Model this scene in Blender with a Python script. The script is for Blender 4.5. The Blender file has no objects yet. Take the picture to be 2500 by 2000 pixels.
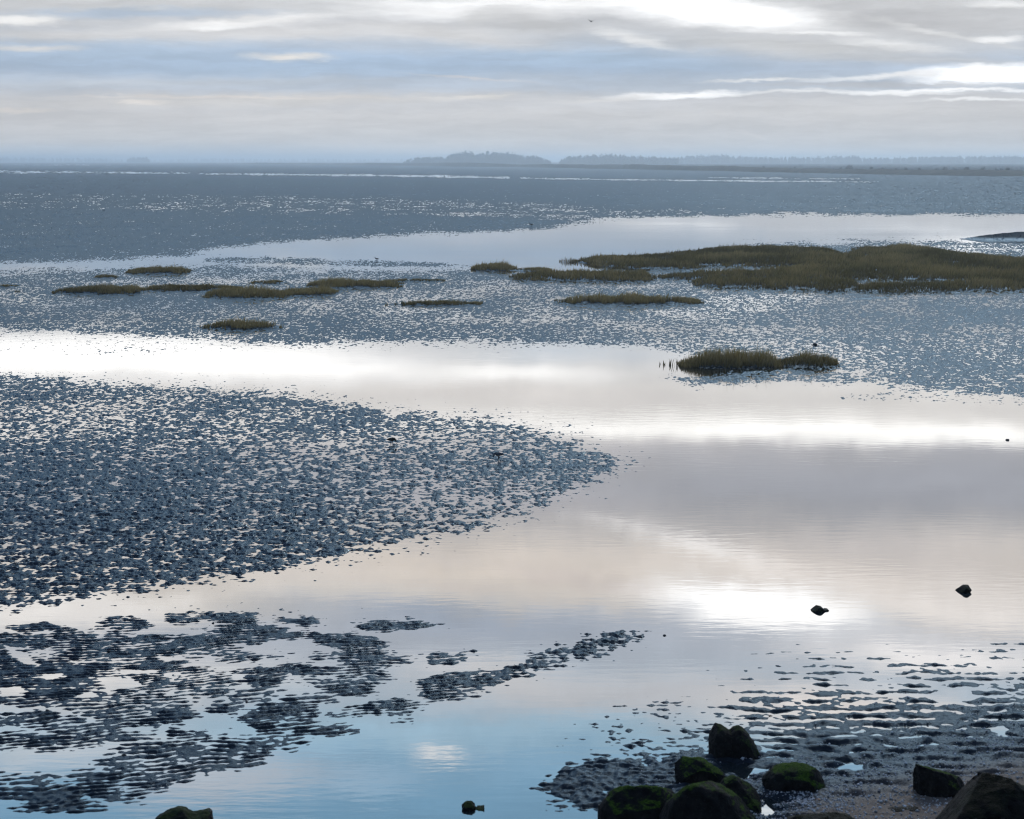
import bpy, bmesh, math, random
import numpy as np
from mathutils import Vector, noise as mnoise

random.seed(7)
RNG = np.random.default_rng(11)
SC = bpy.context.scene
COL = SC.collection

# ------------------------------------------------------------------ camera
F = 5400.0            # focal length in pixels of the 2500 px wide photograph
H = 6.0               # eye height above the water, standing on the dike
HOR = 392.0           # horizon row in the photograph
TH = math.atan((1000.0 - HOR) / F)
CT, ST = math.cos(TH), math.sin(TH)
cam = bpy.data.cameras.new("camera")
cam.sensor_width = 36.0
cam.lens = F / 2500.0 * 36.0
cam.clip_start = 0.5
cam.clip_end = 60000.0
cam.dof.use_dof = True
cam.dof.focus_distance = 55.0
cam.dof.aperture_fstop = 4.5
cam_ob = bpy.data.objects.new("camera", cam)
COL.objects.link(cam_ob)
cam_ob.location = (0, 0, H)
cam_ob.rotation_euler = (math.radians(90) - TH, 0, 0)
SC.camera = cam_ob

# ------------------------------------------------------------------ render / exposure
SC.render.engine = 'CYCLES'
SC.view_settings.view_transform = 'Standard'
SC.view_settings.look = 'None'
SC.view_settings.exposure = 0.0
SC.view_settings.gamma = 1.0
SC.view_settings.use_curve_mapping = False
SC.cycles.max_bounces = 6
SC.cycles.diffuse_bounces = 2
SC.cycles.glossy_bounces = 3
SC.cycles.transmission_bounces = 2
SC.cycles.volume_bounces = 1
SC.cycles.use_denoising = True
SC.cycles.filter_width = 1.15
SC.cycles.sample_clamp_indirect = 8.0


def row_depth(py):
    q = (1000.0 - py) / F
    return H * (CT + q * ST) / (ST - q * CT)


def at(px, py, z=0.0):
    """ground point (height z) under a place of the photograph"""
    q = (1000.0 - py) / F
    Y = (H - z) * (CT + q * ST) / (ST - q * CT)
    dep = Y * CT + (H - z) * ST
    return Vector(((px - 1250.0) / F * dep, Y, z))


def at_depth(px, Y, z=0.0):
    dep = Y * CT + (H - z) * ST
    return Vector(((px - 1250.0) / F * dep, Y, z))


def to_px(X, Y, z=0.0):
    dep = Y * CT + (H - z) * ST
    return 1250 + F * X / dep, 1000 - F * (Y * ST - (H - z) * CT) / dep


def px_per_m(Y):
    return F / (Y * CT + H * ST)


def lin(c):
    return tuple(((v / 255.0) / 12.92 if v <= 10 else ((v / 255.0 + 0.055) / 1.055) ** 2.4) for v in c)


def fres(el_deg, n=1.33):
    ci = max(math.sin(math.radians(max(el_deg, 0.02))), 1e-4)
    g = math.sqrt(n * n - 1 + ci * ci)
    a = (g - ci) / (g + ci)
    b = (ci * (g + ci) - 1) / (ci * (g - ci) + 1)
    return 0.5 * a * a * (1 + b * b)


# ------------------------------------------------------------------ sky
SUN_EL, SUN_AZ = 30.0, 12.0
world = bpy.data.worlds.new("World")
SC.world = world
world.use_nodes = True
WT = world.node_tree
WT.nodes.clear()
WN, WL = WT.nodes, WT.links
SKY_STRENGTH = 0.1


def wn(t, **kw):
    n = WN.new(t)
    for k, v in kw.items():
        setattr(n, k, v)
    return n


def wmath(op, a, b=None, c=None, clamp=False):
    n = wn('ShaderNodeMath', operation=op, use_clamp=clamp)
    for i, v in enumerate((a, b, c)):
        if v is None:
            continue
        if isinstance(v, (int, float)):
            n.inputs[i].default_value = v
        else:
            WL.new(v, n.inputs[i])
    return n.outputs[0]


def wmix(fac, a, b, mode='MIX'):
    n = wn('ShaderNodeMix', data_type='RGBA', blend_type=mode)
    n.clamp_factor = True
    for s, v in (('Factor', fac), ('A', a), ('B', b)):
        i = {'Factor': 0, 'A': 6, 'B': 7}[s]
        if isinstance(v, (int, float)):
            n.inputs[i].default_value = v
        elif isinstance(v, tuple):
            n.inputs[i].default_value = (*v, 1.0)
        else:
            WL.new(v, n.inputs[i])
    return n.outputs[2]


def wsmooth(x, a, b, lo=0.0, hi=1.0):
    n = wn('ShaderNodeMapRange', interpolation_type='SMOOTHSTEP')
    WL.new(x, n.inputs[0])
    for i, v in enumerate((a, b, lo, hi)):
        n.inputs[i + 1].default_value = v
    return n.outputs[0]


tc = wn('ShaderNodeTexCoord')
sep = wn('ShaderNodeSeparateXYZ')
WL.new(tc.outputs['Generated'], sep.inputs[0])
az = wmath('MULTIPLY', wmath('ARCTAN2', sep.outputs[0], sep.outputs[1]), 57.29578)
el = wmath('MULTIPLY', wmath('ARCSINE', sep.outputs[2]), 57.29578)
uv0 = wn('ShaderNodeCombineXYZ')
WL.new(az, uv0.inputs[0]); WL.new(el, uv0.inputs[1])


def sky_noise(sx, sy, detail, rough=0.55, off=0.0, src=None):
    m = wn('ShaderNodeMapping')
    m.inputs['Scale'].default_value = (sx, sy, 1)
    m.inputs['Location'].default_value = (off, off * 0.7, off * 1.3)
    WL.new(src or uv0.outputs[0], m.inputs[0])
    n = wn('ShaderNodeTexNoise', noise_dimensions='2D')
    n.inputs['Scale'].default_value = 1.0
    n.inputs['Detail'].default_value = detail
    n.inputs['Roughness'].default_value = rough
    WL.new(m.outputs[0], n.inputs['Vector'])
    return n


# the wind-drawn warp of the cloud streaks; it is stronger overhead than near the horizon
wa = sky_noise(0.22, 0.95, 5.0, 0.6, 3.1)
wv = wn('ShaderNodeVectorMath', operation='SUBTRACT')
WL.new(wa.outputs['Color'], wv.inputs[0]); wv.inputs[1].default_value = (0.5, 0.5, 0.5)
warp_scale = wn('ShaderNodeCombineXYZ')
WL.new(wsmooth(el, 3.5, 10.0, 1.1, 3.4), warp_scale.inputs[0])
WL.new(wsmooth(el, 3.5, 10.0, 0.30, 1.15), warp_scale.inputs[1])
wm = wn('ShaderNodeVectorMath', operation='MULTIPLY')
WL.new(wv.outputs[0], wm.inputs[0]); WL.new(warp_scale.outputs[0], wm.inputs[1])
uvw = wn('ShaderNodeVectorMath', operation='ADD')
WL.new(uv0.outputs[0], uvw.inputs[0]); WL.new(wm.outputs[0], uvw.inputs[1])
wb = sky_noise(1.3, 5.5, 4.0, 0.6, 13.7)
wv2 = wn('ShaderNodeVectorMath', operation='SUBTRACT')
WL.new(wb.outputs['Color'], wv2.inputs[0]); wv2.inputs[1].default_value = (0.5, 0.5, 0.5)
ws2 = wn('ShaderNodeCombineXYZ')
WL.new(wsmooth(el, 3.5, 10.0, 0.75, 1.5), ws2.inputs[0])
WL.new(wsmooth(el, 3.5, 10.0, 0.16, 0.55), ws2.inputs[1])
wm2 = wn('ShaderNodeVectorMath', operation='MULTIPLY')
WL.new(wv2.outputs[0], wm2.inputs[0]); WL.new(ws2.outputs[0], wm2.inputs[1])
uvw2 = wn('ShaderNodeVectorMath', operation='ADD')
WL.new(uvw.outputs[0], uvw2.inputs[0]); WL.new(wm2.outputs[0], uvw2.inputs[1])
UV = uvw2.outputs[0]
sepw = wn('ShaderNodeSeparateXYZ')
WL.new(UV, sepw.inputs[0])
elw = sepw.outputs[1]

nish = wn('ShaderNodeTexSky', sky_type='NISHITA', sun_disc=False)
nish.sun_elevation = math.radians(SUN_EL)
nish.sun_rotation = math.radians(SUN_AZ)
nish.air_density = 1.0
nish.dust_density = 1.2
nish.ozone_density = 1.5


def sky_dir(px, py):
    x, y = (px - 1250.0) / F, (1000.0 - py) / F
    d = Vector((x, CT - y * -0.0 + y * ST, -ST + y * CT)).normalized()
    return math.degrees(math.atan2(d.x, d.y)), math.degrees(math.asin(d.z))


def seen(c, v, refl):
    """the sky radiance that shows as colour c, either directly or mirrored in still water"""
    if len(c) == 4:
        c, k = c[:3], c[3]
    else:
        k = 1.0
    f = fres(v) if refl else 1.0
    return tuple(k * x / f for x in lin(c))


# layered cloud deck: mean colour by elevation over the flats (row of the photograph, colour seen there)
RAMP = [(392, (210, 209, 207)), (345, (211, 209, 207)), (290, (208, 206, 205)), (245, (204, 204, 206)),
        (205, (186, 196, 209)), (160, (174, 191, 212)), (110, (188, 198, 211)), (60, (205, 207, 211)), (5, (211, 212, 214)),
        (870, (222, 221, 221)), (960, (216, 212, 208)), (1050, (228, 224, 220)), (1105, (178, 176, 178)), (1190, (163, 164, 169)),
        (1280, (180, 177, 176)), (1370, (210, 202, 194)), (1460, (202, 197, 191)), (1545, (166, 172, 182)), (1690, (168, 181, 193)),
        (1790, (148, 177, 196)), (1850, (128, 163, 188)), (2000, (108, 147, 174))]
VMAX, RSC = 17.0, 10.0
ramp = wn('ShaderNodeValToRGB')
cr = ramp.color_ramp
cr.interpolation = 'EASE'
stops = []
for py, c in RAMP:
    refl = py > 500
    v = abs(sky_dir(1250, py)[1])
    stops.append((v / VMAX, tuple(x / RSC for x in seen(c, v, refl))))
while len(cr.elements) < len(stops):
    cr.elements.new(0.5)
for e, (p, c) in zip(cr.elements, stops):
    e.position = min(max(p, 0), 1)
    e.color = (*c, 1)
WL.new(wmath('DIVIDE', elw, VMAX, clamp=True), ramp.inputs[0])
deck = wmix(1.0, ramp.outputs[0], (RSC, RSC, RSC), 'MULTIPLY')

W = (255, 255, 255)
BLOBS = [
    # (px, py, rx, ry, tilt deg, colour seen, alpha, softness)   rows < 392: the sky itself; rows > 392: seen mirrored in the water
    (2150, 70, 650, 90, 0, (203, 203, 204), .9, .1),
    (2320, 290, 700, 60, 0, (206, 204, 203), .8, .1),
    (300, 132, 460, 30, 0, (174, 193, 214), .8, .1),
    (900, 150, 560, 32, 0, (170, 190, 213), .8, .1),
    (1460, 140, 360, 30, -3, (171, 191, 213), .85, .1),
    (700, 172, 640, 14, 0, (172, 191, 212), .6, .1),
    (300, 205, 600, 12, 1, (198, 204, 212), .7, .1),
    (420, 12, 640, 18, 0, (207, 208, 210), .8, .1),
    (330, 33, 320, 13, 1, (182, 197, 215), .85, .1),
    (640, 80, 520, 24, 1, (214, 213, 213), .85, .1),
    (600, 54, 250, 15, 4, (246, 245, 244), .9, .05),
    (520, 68, 90, 6, 2, (252, 252, 252), .8, .05),
    (60, 49, 100, 12, 2, (250, 249, 247), .95, .1),
    (140, 86, 230, 16, 0, (214, 213, 213), .8, .1),
    (60, 118, 120, 7, 0, (222, 219, 216), .8, .1),
    (1120, 84, 270, 26, -6, (212, 211, 211), .85, .1),
    (1150, 26, 300, 24, 0, (252, 252, 252), .85, .1),
    (1400, 7, 520, 12, 0, (*W, 1.1), .9, .1),
    (1275, 50, 150, 36, -8, (199, 199, 200), .85, .1),
    (1180, 42, 60, 18, 20, (214, 214, 214), .7, .1),
    (1545, 92, 110, 14, -13, (238, 238, 238), .85, .1),
    (1780, 34, 260, 34, -3, (*W, 1.35), 1., .3),
    (1990, 78, 140, 6, -2, (248, 248, 248), .8, .1),
    (1930, 112, 340, 24, -4, (206, 206, 206), .8, .1),
    (2200, 45, 260, 30, -6, (195, 195, 197), .8, .1),
    (2290, 76, 200, 8, -12, (224, 224, 224), .75, .1),
    (2175, 108, 130, 14, -6, (236, 236, 236), .85, .1),
    (2440, 94, 66, 9, 0, (*W, 1.0), .9, .1),
    (2460, 12, 90, 10, 0, (240, 240, 240), .8, .1),
    (2300, 150, 380, 12, -2, (196, 196, 197), .6, .1),
    (2440, 182, 200, 23, 2, (*W, 1.35), 1., .35),
    (2390, 161, 50, 5, 0, (250, 250, 250), .9, .1),
    (2190, 187, 230, 8, 3, (250, 250, 250), .85, .1),
    (1860, 198, 140, 4, 1, (236, 236, 236), .85, .1),
    (2150, 208, 420, 6, 0, (192, 192, 194), .6, .1),
    (1660, 231, 175, 8.5, 1, (*W, 1.2), 1., .2),
    (1500, 240, 160, 8, 4, (226, 224, 222), .7, .1),
    (1935, 224, 120, 5, 1, (240, 240, 240), .8, .1),
    (2180, 227, 170, 5.5, -1, (250, 250, 250), .85, .1),
    (2300, 221, 240, 5, 0, (*W, 1.1), .9, .1),
    (2390, 246, 150, 4, 0, (252, 252, 252), .85, .1),
    (702, 140, 108, 10, 0, (234, 229, 222), .9, .1),
    (600, 247, 680, 16, 1, (212, 209, 206), .85, .1),
    (345, 249, 60, 6, 0, (238, 231, 224), .9, .1),
    (560, 238, 420, 4, 0, (222, 216, 211), .8, .1),
    (1160, 237, 80, 6, 2, (230, 226, 221), .95, .1),
    (30, 268, 90, 5, 0, (226, 219, 212), .8, .1),
    (1160, 192, 160, 4, -5, (205, 206, 211), .8, .1),
    (1800, 318, 52, 12, 0, (212, 210, 209), .9, .6),
    (1842, 326, 30, 7, -20, (218, 215, 213), .8, .5),
    (1635, 333, 60, 5, 0, (212, 209, 207), .8, .2),
    (1930, 325, 55, 8, 0, (208, 206, 205), .8, .5),
    (2130, 342, 40, 3, 0, (216, 212, 209), .8, .2),
    (300, 372, 700, 20, 0, (204, 210, 215), .6, .1),
    # mirrored
    (150, 872, 620, 54, 0, (255, 253, 250, 1.22), 1., .4),
    (680, 890, 360, 36, 0, (255, 253, 250, 1.2), 1., .35),
    (1215, 912, 280, 22, 0, (255, 253, 250, 1.08), 1., .3),
    (900, 880, 120, 8, 0, (226, 225, 226), .7, .1),
    (520, 930, 700, 16, 0, (238, 236, 234), .7, .1),
    (1390, 858, 320, 26, 0, (196, 205, 215), .9, .15),
    (1010, 857, 240, 10, 0, (200, 201, 205), .7, .1),
    (1250, 960, 500, 24, 0, (222, 216, 212), .6, .1),
    (2020, 1056, 900, 30, -1, (255, 253, 249, 1.16), 1., .3),
    (2350, 1185, 900, 92, 0, (158, 160, 167), .9, .15),
    (1200, 1220, 420, 60, 0, (178, 176, 180), .7, .1),
    (2200, 1360, 420, 60, -6, (196, 190, 187), .7, .1),
    (1720, 1340, 320, 21, -11, (247, 244, 241), .95, .1),
    (1250, 1385, 520, 55, -8, (216, 206, 195), .85, .1),
    (950, 1330, 260, 16, -8, (196, 190, 186), .7, .1),
    (1150, 1430, 300, 14, -8, (198, 189, 182), .7, .1),
    (1480, 1420, 250, 30, -12, (196, 187, 182), .8, .1),
    (1080, 1510, 440, 46, -4, (154, 164, 179), .9, .1),
    (2080, 1425, 420, 50, -6, (222, 214, 207), .8, .1),
    (1850, 1480, 310, 58, -3, (*W, 1.15), 1., .15),
    (1900, 1500, 170, 30, -3, (255, 253, 250, 1.15), .9, .1),
    (120, 1500, 360, 52, 0, (240, 236, 232), .9, .1),
    (2400, 1490, 260, 60, 0, (236, 230, 225), .8, .1),
    (2280, 1600, 380, 52, 0, (247, 243, 240), .85, .1),
    (1650, 1700, 520, 72, 0, (186, 186, 189), .85, .1),
    (200, 1660, 480, 75, 0, (226, 222, 218), .85, .1),
    (1180, 1650, 280, 45, -6, (200, 198, 198), .8, .1),
    (2080, 1740, 320, 60, 0, (226, 218, 212), .85, .1),
    (1076, 1838, 84, 24, -4, (224, 221, 218), .95, .15),
    (560, 1900, 300, 70, 0, (186, 190, 197), .8, .1),
    (200, 1830, 380, 60, 0, (196, 198, 202), .7, .1),
    (900, 1910, 200, 40, 0, (150, 174, 194), .6, .1),
    (1900, 1985, 160, 60, 0, (225, 225, 225), .8, .1),
]
colr = deck
DPP = math.degrees(1.0 / F)
for (px, py, rx, ry, tilt, c, alpha, soft) in BLOBS:
    refl = py > HOR
    u, v = sky_dir(px, py)
    v = abs(v)
    if refl:
        tilt = -tilt
    m = wn('ShaderNodeMapping', vector_type='TEXTURE')
    m.inputs['Location'].default_value = (u, v, 0)
    m.inputs['Rotation'].default_value = (0, 0, math.radians(tilt))
    m.inputs['Scale'].default_value = (rx * DPP * 1.25, ry * DPP * 1.25, 1)
    # each patch waits for the one before it (a vanishing share of it is added), which keeps the shader small
    q_ = wn('ShaderNodeVectorMath', operation='MULTIPLY_ADD')
    WL.new(colr, q_.inputs[0]); q_.inputs[1].default_value = (1e-8,) * 3; WL.new(UV, q_.inputs[2])
    WL.new(q_.outputs[0], m.inputs[0])
    ln = wn('ShaderNodeVectorMath', operation='LENGTH')
    WL.new(m.outputs[0], ln.inputs[0])
    fac = wsmooth(ln.outputs['Value'], 1.15, soft * .8, 0.0, alpha)
    colr = wmix(fac, colr, seen(c, v, refl))
# fine wisps over everything
wisp = sky_noise(0.38, 3.4, 7.0, 0.66, 8.0, UV)
wf = wsmooth(wisp.outputs['Fac'], 0.25, 0.75, 0.93, 1.08)
wc = wn('ShaderNodeCombineXYZ')
for i in range(3):
    WL.new(wf, wc.inputs[i])
colr = wmix(1.0, colr, wc.outputs[0], 'MULTIPLY')
broad = sky_noise(0.10, 1.3, 4.0, 0.6, 31.0, UV)
bf = wsmooth(broad.outputs['Fac'], 0.28, 0.72, 0.94, 1.06)
bc = wn('ShaderNodeCombineXYZ')
for i in range(3):
    WL.new(bf, bc.inputs[i])
colr = wmix(1.0, colr, bc.outputs[0], 'MULTIPLY')
colr = wmix(1.0, colr, (1 / SKY_STRENGTH,) * 3, 'MULTIPLY')
# high and away from the sun side: clear Nishita sky with thin drifting cloud
hi_cloud = sky_noise(0.035, 0.06, 5.0, 0.55, 20.0)
hf = wsmooth(hi_cloud.outputs['Fac'], 0.42, 0.66, 0.0, 0.5)
upper = wmix(hf, wmix(1.0, nish.outputs[0], (0.70, 0.92, 1.22), 'MULTIPLY'), (3.0, 3.4, 3.9))
absaz = wmath('ABSOLUTE', az)
side = wsmooth(absaz, 15.0, 27.0)
top = wsmooth(el, 16.0, 22.0)
away = wmath('MAXIMUM', side, top)
sky_col = wmix(away, colr, upper)
bg = wn('ShaderNodeBackground')
bg.inputs['Strength'].default_value = SKY_STRENGTH
WL.new(sky_col, bg.inputs['Color'])
wo = wn('ShaderNodeOutputWorld')
WL.new(bg.outputs[0], wo.inputs['Surface'])

# ------------------------------------------------------------------ veiled sun
sl = bpy.data.lights.new("sun", 'SUN')
sl.energy = 0.6
sl.angle = math.radians(10)
sl.color = (1.0, 0.93, 0.85)
sun = bpy.data.objects.new("sun", sl)
COL.objects.link(sun)
sd = Vector((math.sin(math.radians(SUN_AZ)) * math.cos(math.radians(SUN_EL)),
             math.cos(math.radians(SUN_AZ)) * math.cos(math.radians(SUN_EL)), math.sin(math.radians(SUN_EL))))
sun.rotation_euler = sd.to_track_quat('Z', 'Y').to_euler()
sun.location = sd * 100


# ------------------------------------------------------------------ helpers
def tag(o, label=None, cat=None, group=None, kind=None):
    if label: o['label'] = label
    if cat: o['category'] = cat
    if group: o['group'] = group
    if kind: o['kind'] = kind
    return o


def mesh_np(name, verts, faces, mat=None, smooth=True, attrs=None):
    """fast mesh from numpy arrays; faces is an (n,3) or (n,4) array"""
    me = bpy.data.meshes.new(name)
    verts = np.asarray(verts, dtype=np.float32)
    faces = np.asarray(faces, dtype=np.int32)
    n, k = faces.shape
    me.vertices.add(len(verts)); me.vertices.foreach_set('co', verts.ravel())
    me.loops.add(n * k); me.loops.foreach_set('vertex_index', faces.ravel())
    me.polygons.add(n)
    me.polygons.foreach_set('loop_start', np.arange(0, n * k, k, dtype=np.int32))
    me.polygons.foreach_set('use_smooth', np.full(n, smooth, dtype=bool))
    me.update(calc_edges=True)
    for an, av in (attrs or {}).items():
        a = me.attributes.new(an, 'FLOAT', 'POINT')
        a.data.foreach_set('value', np.asarray(av, dtype=np.float32).ravel())
    if mat: me.materials.append(mat)
    return me


def link(name, me, parent=None, loc=None):
    o = bpy.data.objects.new(name, me)
    COL.objects.link(o)
    if parent: o.parent = parent
    if loc is not None: o.location = loc
    return o


def ihash(ix, iy, seed):
    ix = ix.astype(np.int64).astype(np.uint32); iy = iy.astype(np.int64).astype(np.uint32)
    h = ix * np.uint32(374761393) + iy * np.uint32(668265263) + np.uint32((seed * 2246822519) & 0xffffffff)
    h = (h ^ (h >> np.uint32(13))) * np.uint32(1274126177)
    h = h ^ (h >> np.uint32(16))
    return h


def vnoise(x, y, seed=0):
    """gradient noise, about -1..1"""
    x0 = np.floor(x); y0 = np.floor(y)
    fx = (x - x0).astype(np.float32); fy = (y - y0).astype(np.float32)
    u = fx * fx * fx * (fx * (fx * 6 - 15) + 10); v = fy * fy * fy * (fy * (fy * 6 - 15) + 10)

    def g(dx, dy):
        a = ihash(x0 + dx, y0 + dy, seed).astype(np.float32) * np.float32(2 * math.pi / 4294967296.0)
        return np.cos(a) * (fx - dx) + np.sin(a) * (fy - dy)
    n0 = g(0, 0); n1 = g(1, 0); n2 = g(0, 1); n3 = g(1, 1)
    return ((n0 + (n1 - n0) * u) * (1 - v) + (n2 + (n3 - n2) * u) * v) * np.float32(1.55)


def sstep(a, b, x):
    t = np.clip((x - a) / (b - a), 0, 1)
    return t * t * (3 - 2 * t)


class Mat:
    """small wrapper to write node materials tersely"""
    def __init__(self, name):
        self.m = bpy.data.materials.new(name)
        self.m.use_nodes = True
        self.t = self.m.node_tree
        self.t.nodes.clear()
        self.out = self.n('ShaderNodeOutputMaterial')
        self.geo = None

    def n(self, typ, **kw):
        nd = self.t.nodes.new(typ)
        for k, v in kw.items():
            setattr(nd, k, v)
        return nd

    def l(self, a, b):
        self.t.links.new(a, b)

    def set(self, sock, v):
        if isinstance(v, bpy.types.NodeSocket):
            self.l(v, sock)
        elif isinstance(v, tuple) and sock.type == 'RGBA' and len(v) == 3:
            sock.default_value = (*v, 1)
        else:
            sock.default_value = v

    def pos(self):
        if not self.geo: self.geo = self.n('ShaderNodeNewGeometry')
        return self.geo.outputs['Position']

    def objco(self):
        return self.n('ShaderNodeTexCoord').outputs['Object']

    def noise(self, vec, scale, detail=3, rough=.55, stretch=None):
        if stretch:
            mp = self.n('ShaderNodeMapping'); mp.inputs['Scale'].default_value = stretch
            self.l(vec, mp.inputs[0]); vec = mp.outputs[0]
        nd = self.n('ShaderNodeTexNoise')
        nd.inputs['Scale'].default_value = scale; nd.inputs['Detail'].default_value = detail
        nd.inputs['Roughness'].default_value = rough
        self.l(vec, nd.inputs['Vector'])
        return nd.outputs['Fac']

    def rng(self, x, a, b, lo=0., hi=1., smooth=True):
        nd = self.n('ShaderNodeMapRange', interpolation_type='SMOOTHSTEP' if smooth else 'LINEAR')
        self.l(x, nd.inputs[0])
        for i, v in enumerate((a, b, lo, hi)):
            nd.inputs[i + 1].default_value = v
        return nd.outputs[0]

    def mix(self, f, a, b, mode='MIX'):
        nd = self.n('ShaderNodeMix', data_type='RGBA', blend_type=mode)
        self.set(nd.inputs[0], f); self.set(nd.inputs[6], a); self.set(nd.inputs[7], b)
        return nd.outputs[2]

    def math(self, op, a, b=0.0, clamp=False):
        nd = self.n('ShaderNodeMath', operation=op, use_clamp=clamp)
        self.set(nd.inputs[0], a); self.set(nd.inputs[1], b)
        return nd.outputs[0]

    def attr(self, name):
        return self.n('ShaderNodeAttribute', attribute_name=name).outputs['Fac']

    def bump(self, h, strength, dist, normal=None):
        nd = self.n('ShaderNodeBump')
        nd.inputs['Strength'].default_value = strength; nd.inputs['Distance'].default_value = dist
        self.l(h, nd.inputs['Height'])
        if normal: self.l(normal, nd.inputs['Normal'])
        return nd.outputs[0]

    def principled(self, color, rough=.5, spec=.5, normal=None, ior=1.45, sheen=None):
        p = self.n('ShaderNodeBsdfPrincipled')
        self.set(p.inputs['Base Color'], color); self.set(p.inputs['Roughness'], rough)
        self.set(p.inputs['Specular IOR Level'], spec); p.inputs['IOR'].default_value = ior
        if normal: self.l(normal, p.inputs['Normal'])
        self.l(p.outputs[0], self.out.inputs['Surface'])
        return p


# ------------------------------------------------------------------ the level of the flats
GX0, GX1, GY0, GY1, GS = -900, 3400, 394, 2160, 4.0
gx = np.arange(GX0, GX1 + 1, GS, dtype=np.float32)
gy = np.arange(GY0, GY1 + 1, GS / 2, dtype=np.float32)
PX, PY = np.meshgrid(gx, gy)


def sdist(poly, ky=3.0):
    """signed distance (inside > 0) to a polygon given in rows/columns of the photograph; ky weighs the foreshortened axis"""
    p = np.array(poly, dtype=np.float32)
    x, y = PX, PY * ky
    qx, qy = p[:, 0], p[:, 1] * ky
    dmin = np.full(PX.shape, 1e12, dtype=np.float32)
    inside = np.zeros(PX.shape, dtype=bool)
    n = len(p)
    for i in range(n):
        ax, ay, bx, by = qx[i], qy[i], qx[(i + 1) % n], qy[(i + 1) % n]
        ex, ey = bx - ax, by - ay
        t = np.clip(((x - ax) * ex + (y - ay) * ey) / (ex * ex + ey * ey + 1e-9), 0, 1)
        dx, dy = x - ax - t * ex, y - ay - t * ey
        dmin = np.minimum(dmin, dx * dx + dy * dy)
        c = ((ay > y) != (by > y)) & (x < (bx - ax) * (y - ay) / (by - ay + 1e-9) + ax)
        inside ^= c
    d = np.sqrt(dmin)
    return np.where(inside, d, -d)


def ell(cx, cy, rx, ry, n=18):
    return [(cx + rx * math.cos(2 * math.pi * i / n), cy + ry * math.sin(2 * math.pi * i / n)) for i in range(n)]


DEEP = -0.16
LEVEL = np.full(PX.shape, DEEP, dtype=np.float32)


def raise_mud(poly, lin_, slope, floor=DEEP, ky=3.0, rag=0.0, seed=1, grow=0.0, feather=0.0):
    global LEVEL
    d = sdist(poly, ky) + grow
    if rag:
        d = d + rag * (vnoise(PX / 90, PY / 22, seed) + .6 * vnoise(PX / 33, PY / 9, seed + 5))
    if feather:
        v = np.where(d > 0, np.minimum(d * slope, lin_), -.008 * (1 - np.exp(np.minimum(d, 0) / 22)) + np.minimum(d, 0) * feather)
        LEVEL = np.maximum(LEVEL, np.maximum(v, floor))
    else:
        LEVEL = np.maximum(LEVEL, np.clip(d * slope, floor, lin_))


def sink(poly, depth, slope, ky=3.0, rag=0.0, seed=2):
    global LEVEL
    d = sdist(poly, ky)
    if rag:
        d = d + rag * (vnoise(PX / 90, PY / 22, seed) + .6 * vnoise(PX / 33, PY / 9, seed + 5))
    LEVEL = np.minimum(LEVEL, np.where(d > -80, -d * slope, 1.0).clip(depth, 1.0))


K = 2500.0 / 2156.0
def k(*pts):
    return [(x * K, y * K) for x, y in pts]


# far flats and the dark tongue of mud on the left, above the first pond
raise_mud([(-900, 394), (3400, 394), (3400, 520), (2500, 524), (1900, 524), (1480, 532), (1415, 545), (1330, 560), (1100, 570),
           (900, 577), (720, 586), (560, 602), (440, 624), (300, 634), (0, 641), (-900, 640)], .0155, .0006, rag=10, seed=4)
raise_mud([(700, 394), (3400, 394), (3400, 434), (2500, 425), (1800, 414), (1200, 404), (700, 400)], .4, .03, ky=6)
sink([(-900, 478), (0, 480), (500, 484), (1000, 492), (1400, 508), (1700, 520), (1420, 528), (1000, 516), (500, 506), (0, 498), (-900, 496)], .0070, .0004, rag=14, seed=9)
# far strips of standing water on the horizon flats
for poly in ([(-900, 414), (0, 416), (300, 419), (470, 421), (460, 425), (200, 424), (-900, 421)],
             [(480, 422), (700, 424), (900, 426), (1000, 428), (980, 431), (700, 429), (480, 426)],
             [(930, 427), (1080, 428), (1250, 432), (1240, 436), (1080, 434), (930, 431)],
             [(1270, 433), (1480, 437), (1800, 440), (2150, 443), (2140, 446), (1800, 444), (1270, 437)],
             [(1690, 433), (1900, 434), (2150, 437), (2050, 438), (1800, 436)],
             [(0, 401), (250, 402), (420, 404), (250, 405), (0, 404)]):
    sink(poly, -.003, .004, ky=6, rag=4)
# middle flats
raise_mud([(-900, 662), (0, 662), (300, 660), (600, 652), (760, 662), (1000, 668), (1150, 668), (1250, 672), (1560, 664), (1800, 625), (1850, 600),
           (2100, 592), (2350, 592), (2500, 592), (3400, 590), (3400, 985), (2500, 968), (2320, 950), (2200, 935), (2090, 905), (1990, 896),
           (1760, 884), (1660, 862), (1560, 842), (1360, 834), (1100, 828), (900, 832), (650, 836), (420, 822), (200, 812), (0, 800), (-900, 796)],
          .0045, .00035, rag=18, seed=21, feather=.00022)
raise_mud([(500, 630), (800, 634), (1000, 640), (1150, 648), (900, 650), (500, 640)], .004, .0012, rag=10, seed=23)
raise_mud([(-600, 800), (0, 800), (300, 822), (560, 838), (300, 852), (0, 850), (-600, 850)], -.012, .0004, rag=14, seed=25)
raise_mud([(1640, 925), (1760, 915), (1900, 905), (2100, 915), (2150, 930), (2000, 935), (1850, 930), (1700, 940)], .005, .0007, rag=22, seed=26)
raise_mud([(2060, 970), (2200, 962), (2500, 958), (2900, 965), (2500, 980), (2250, 976)], -.016, .0012, rag=14, seed=27)
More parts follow.
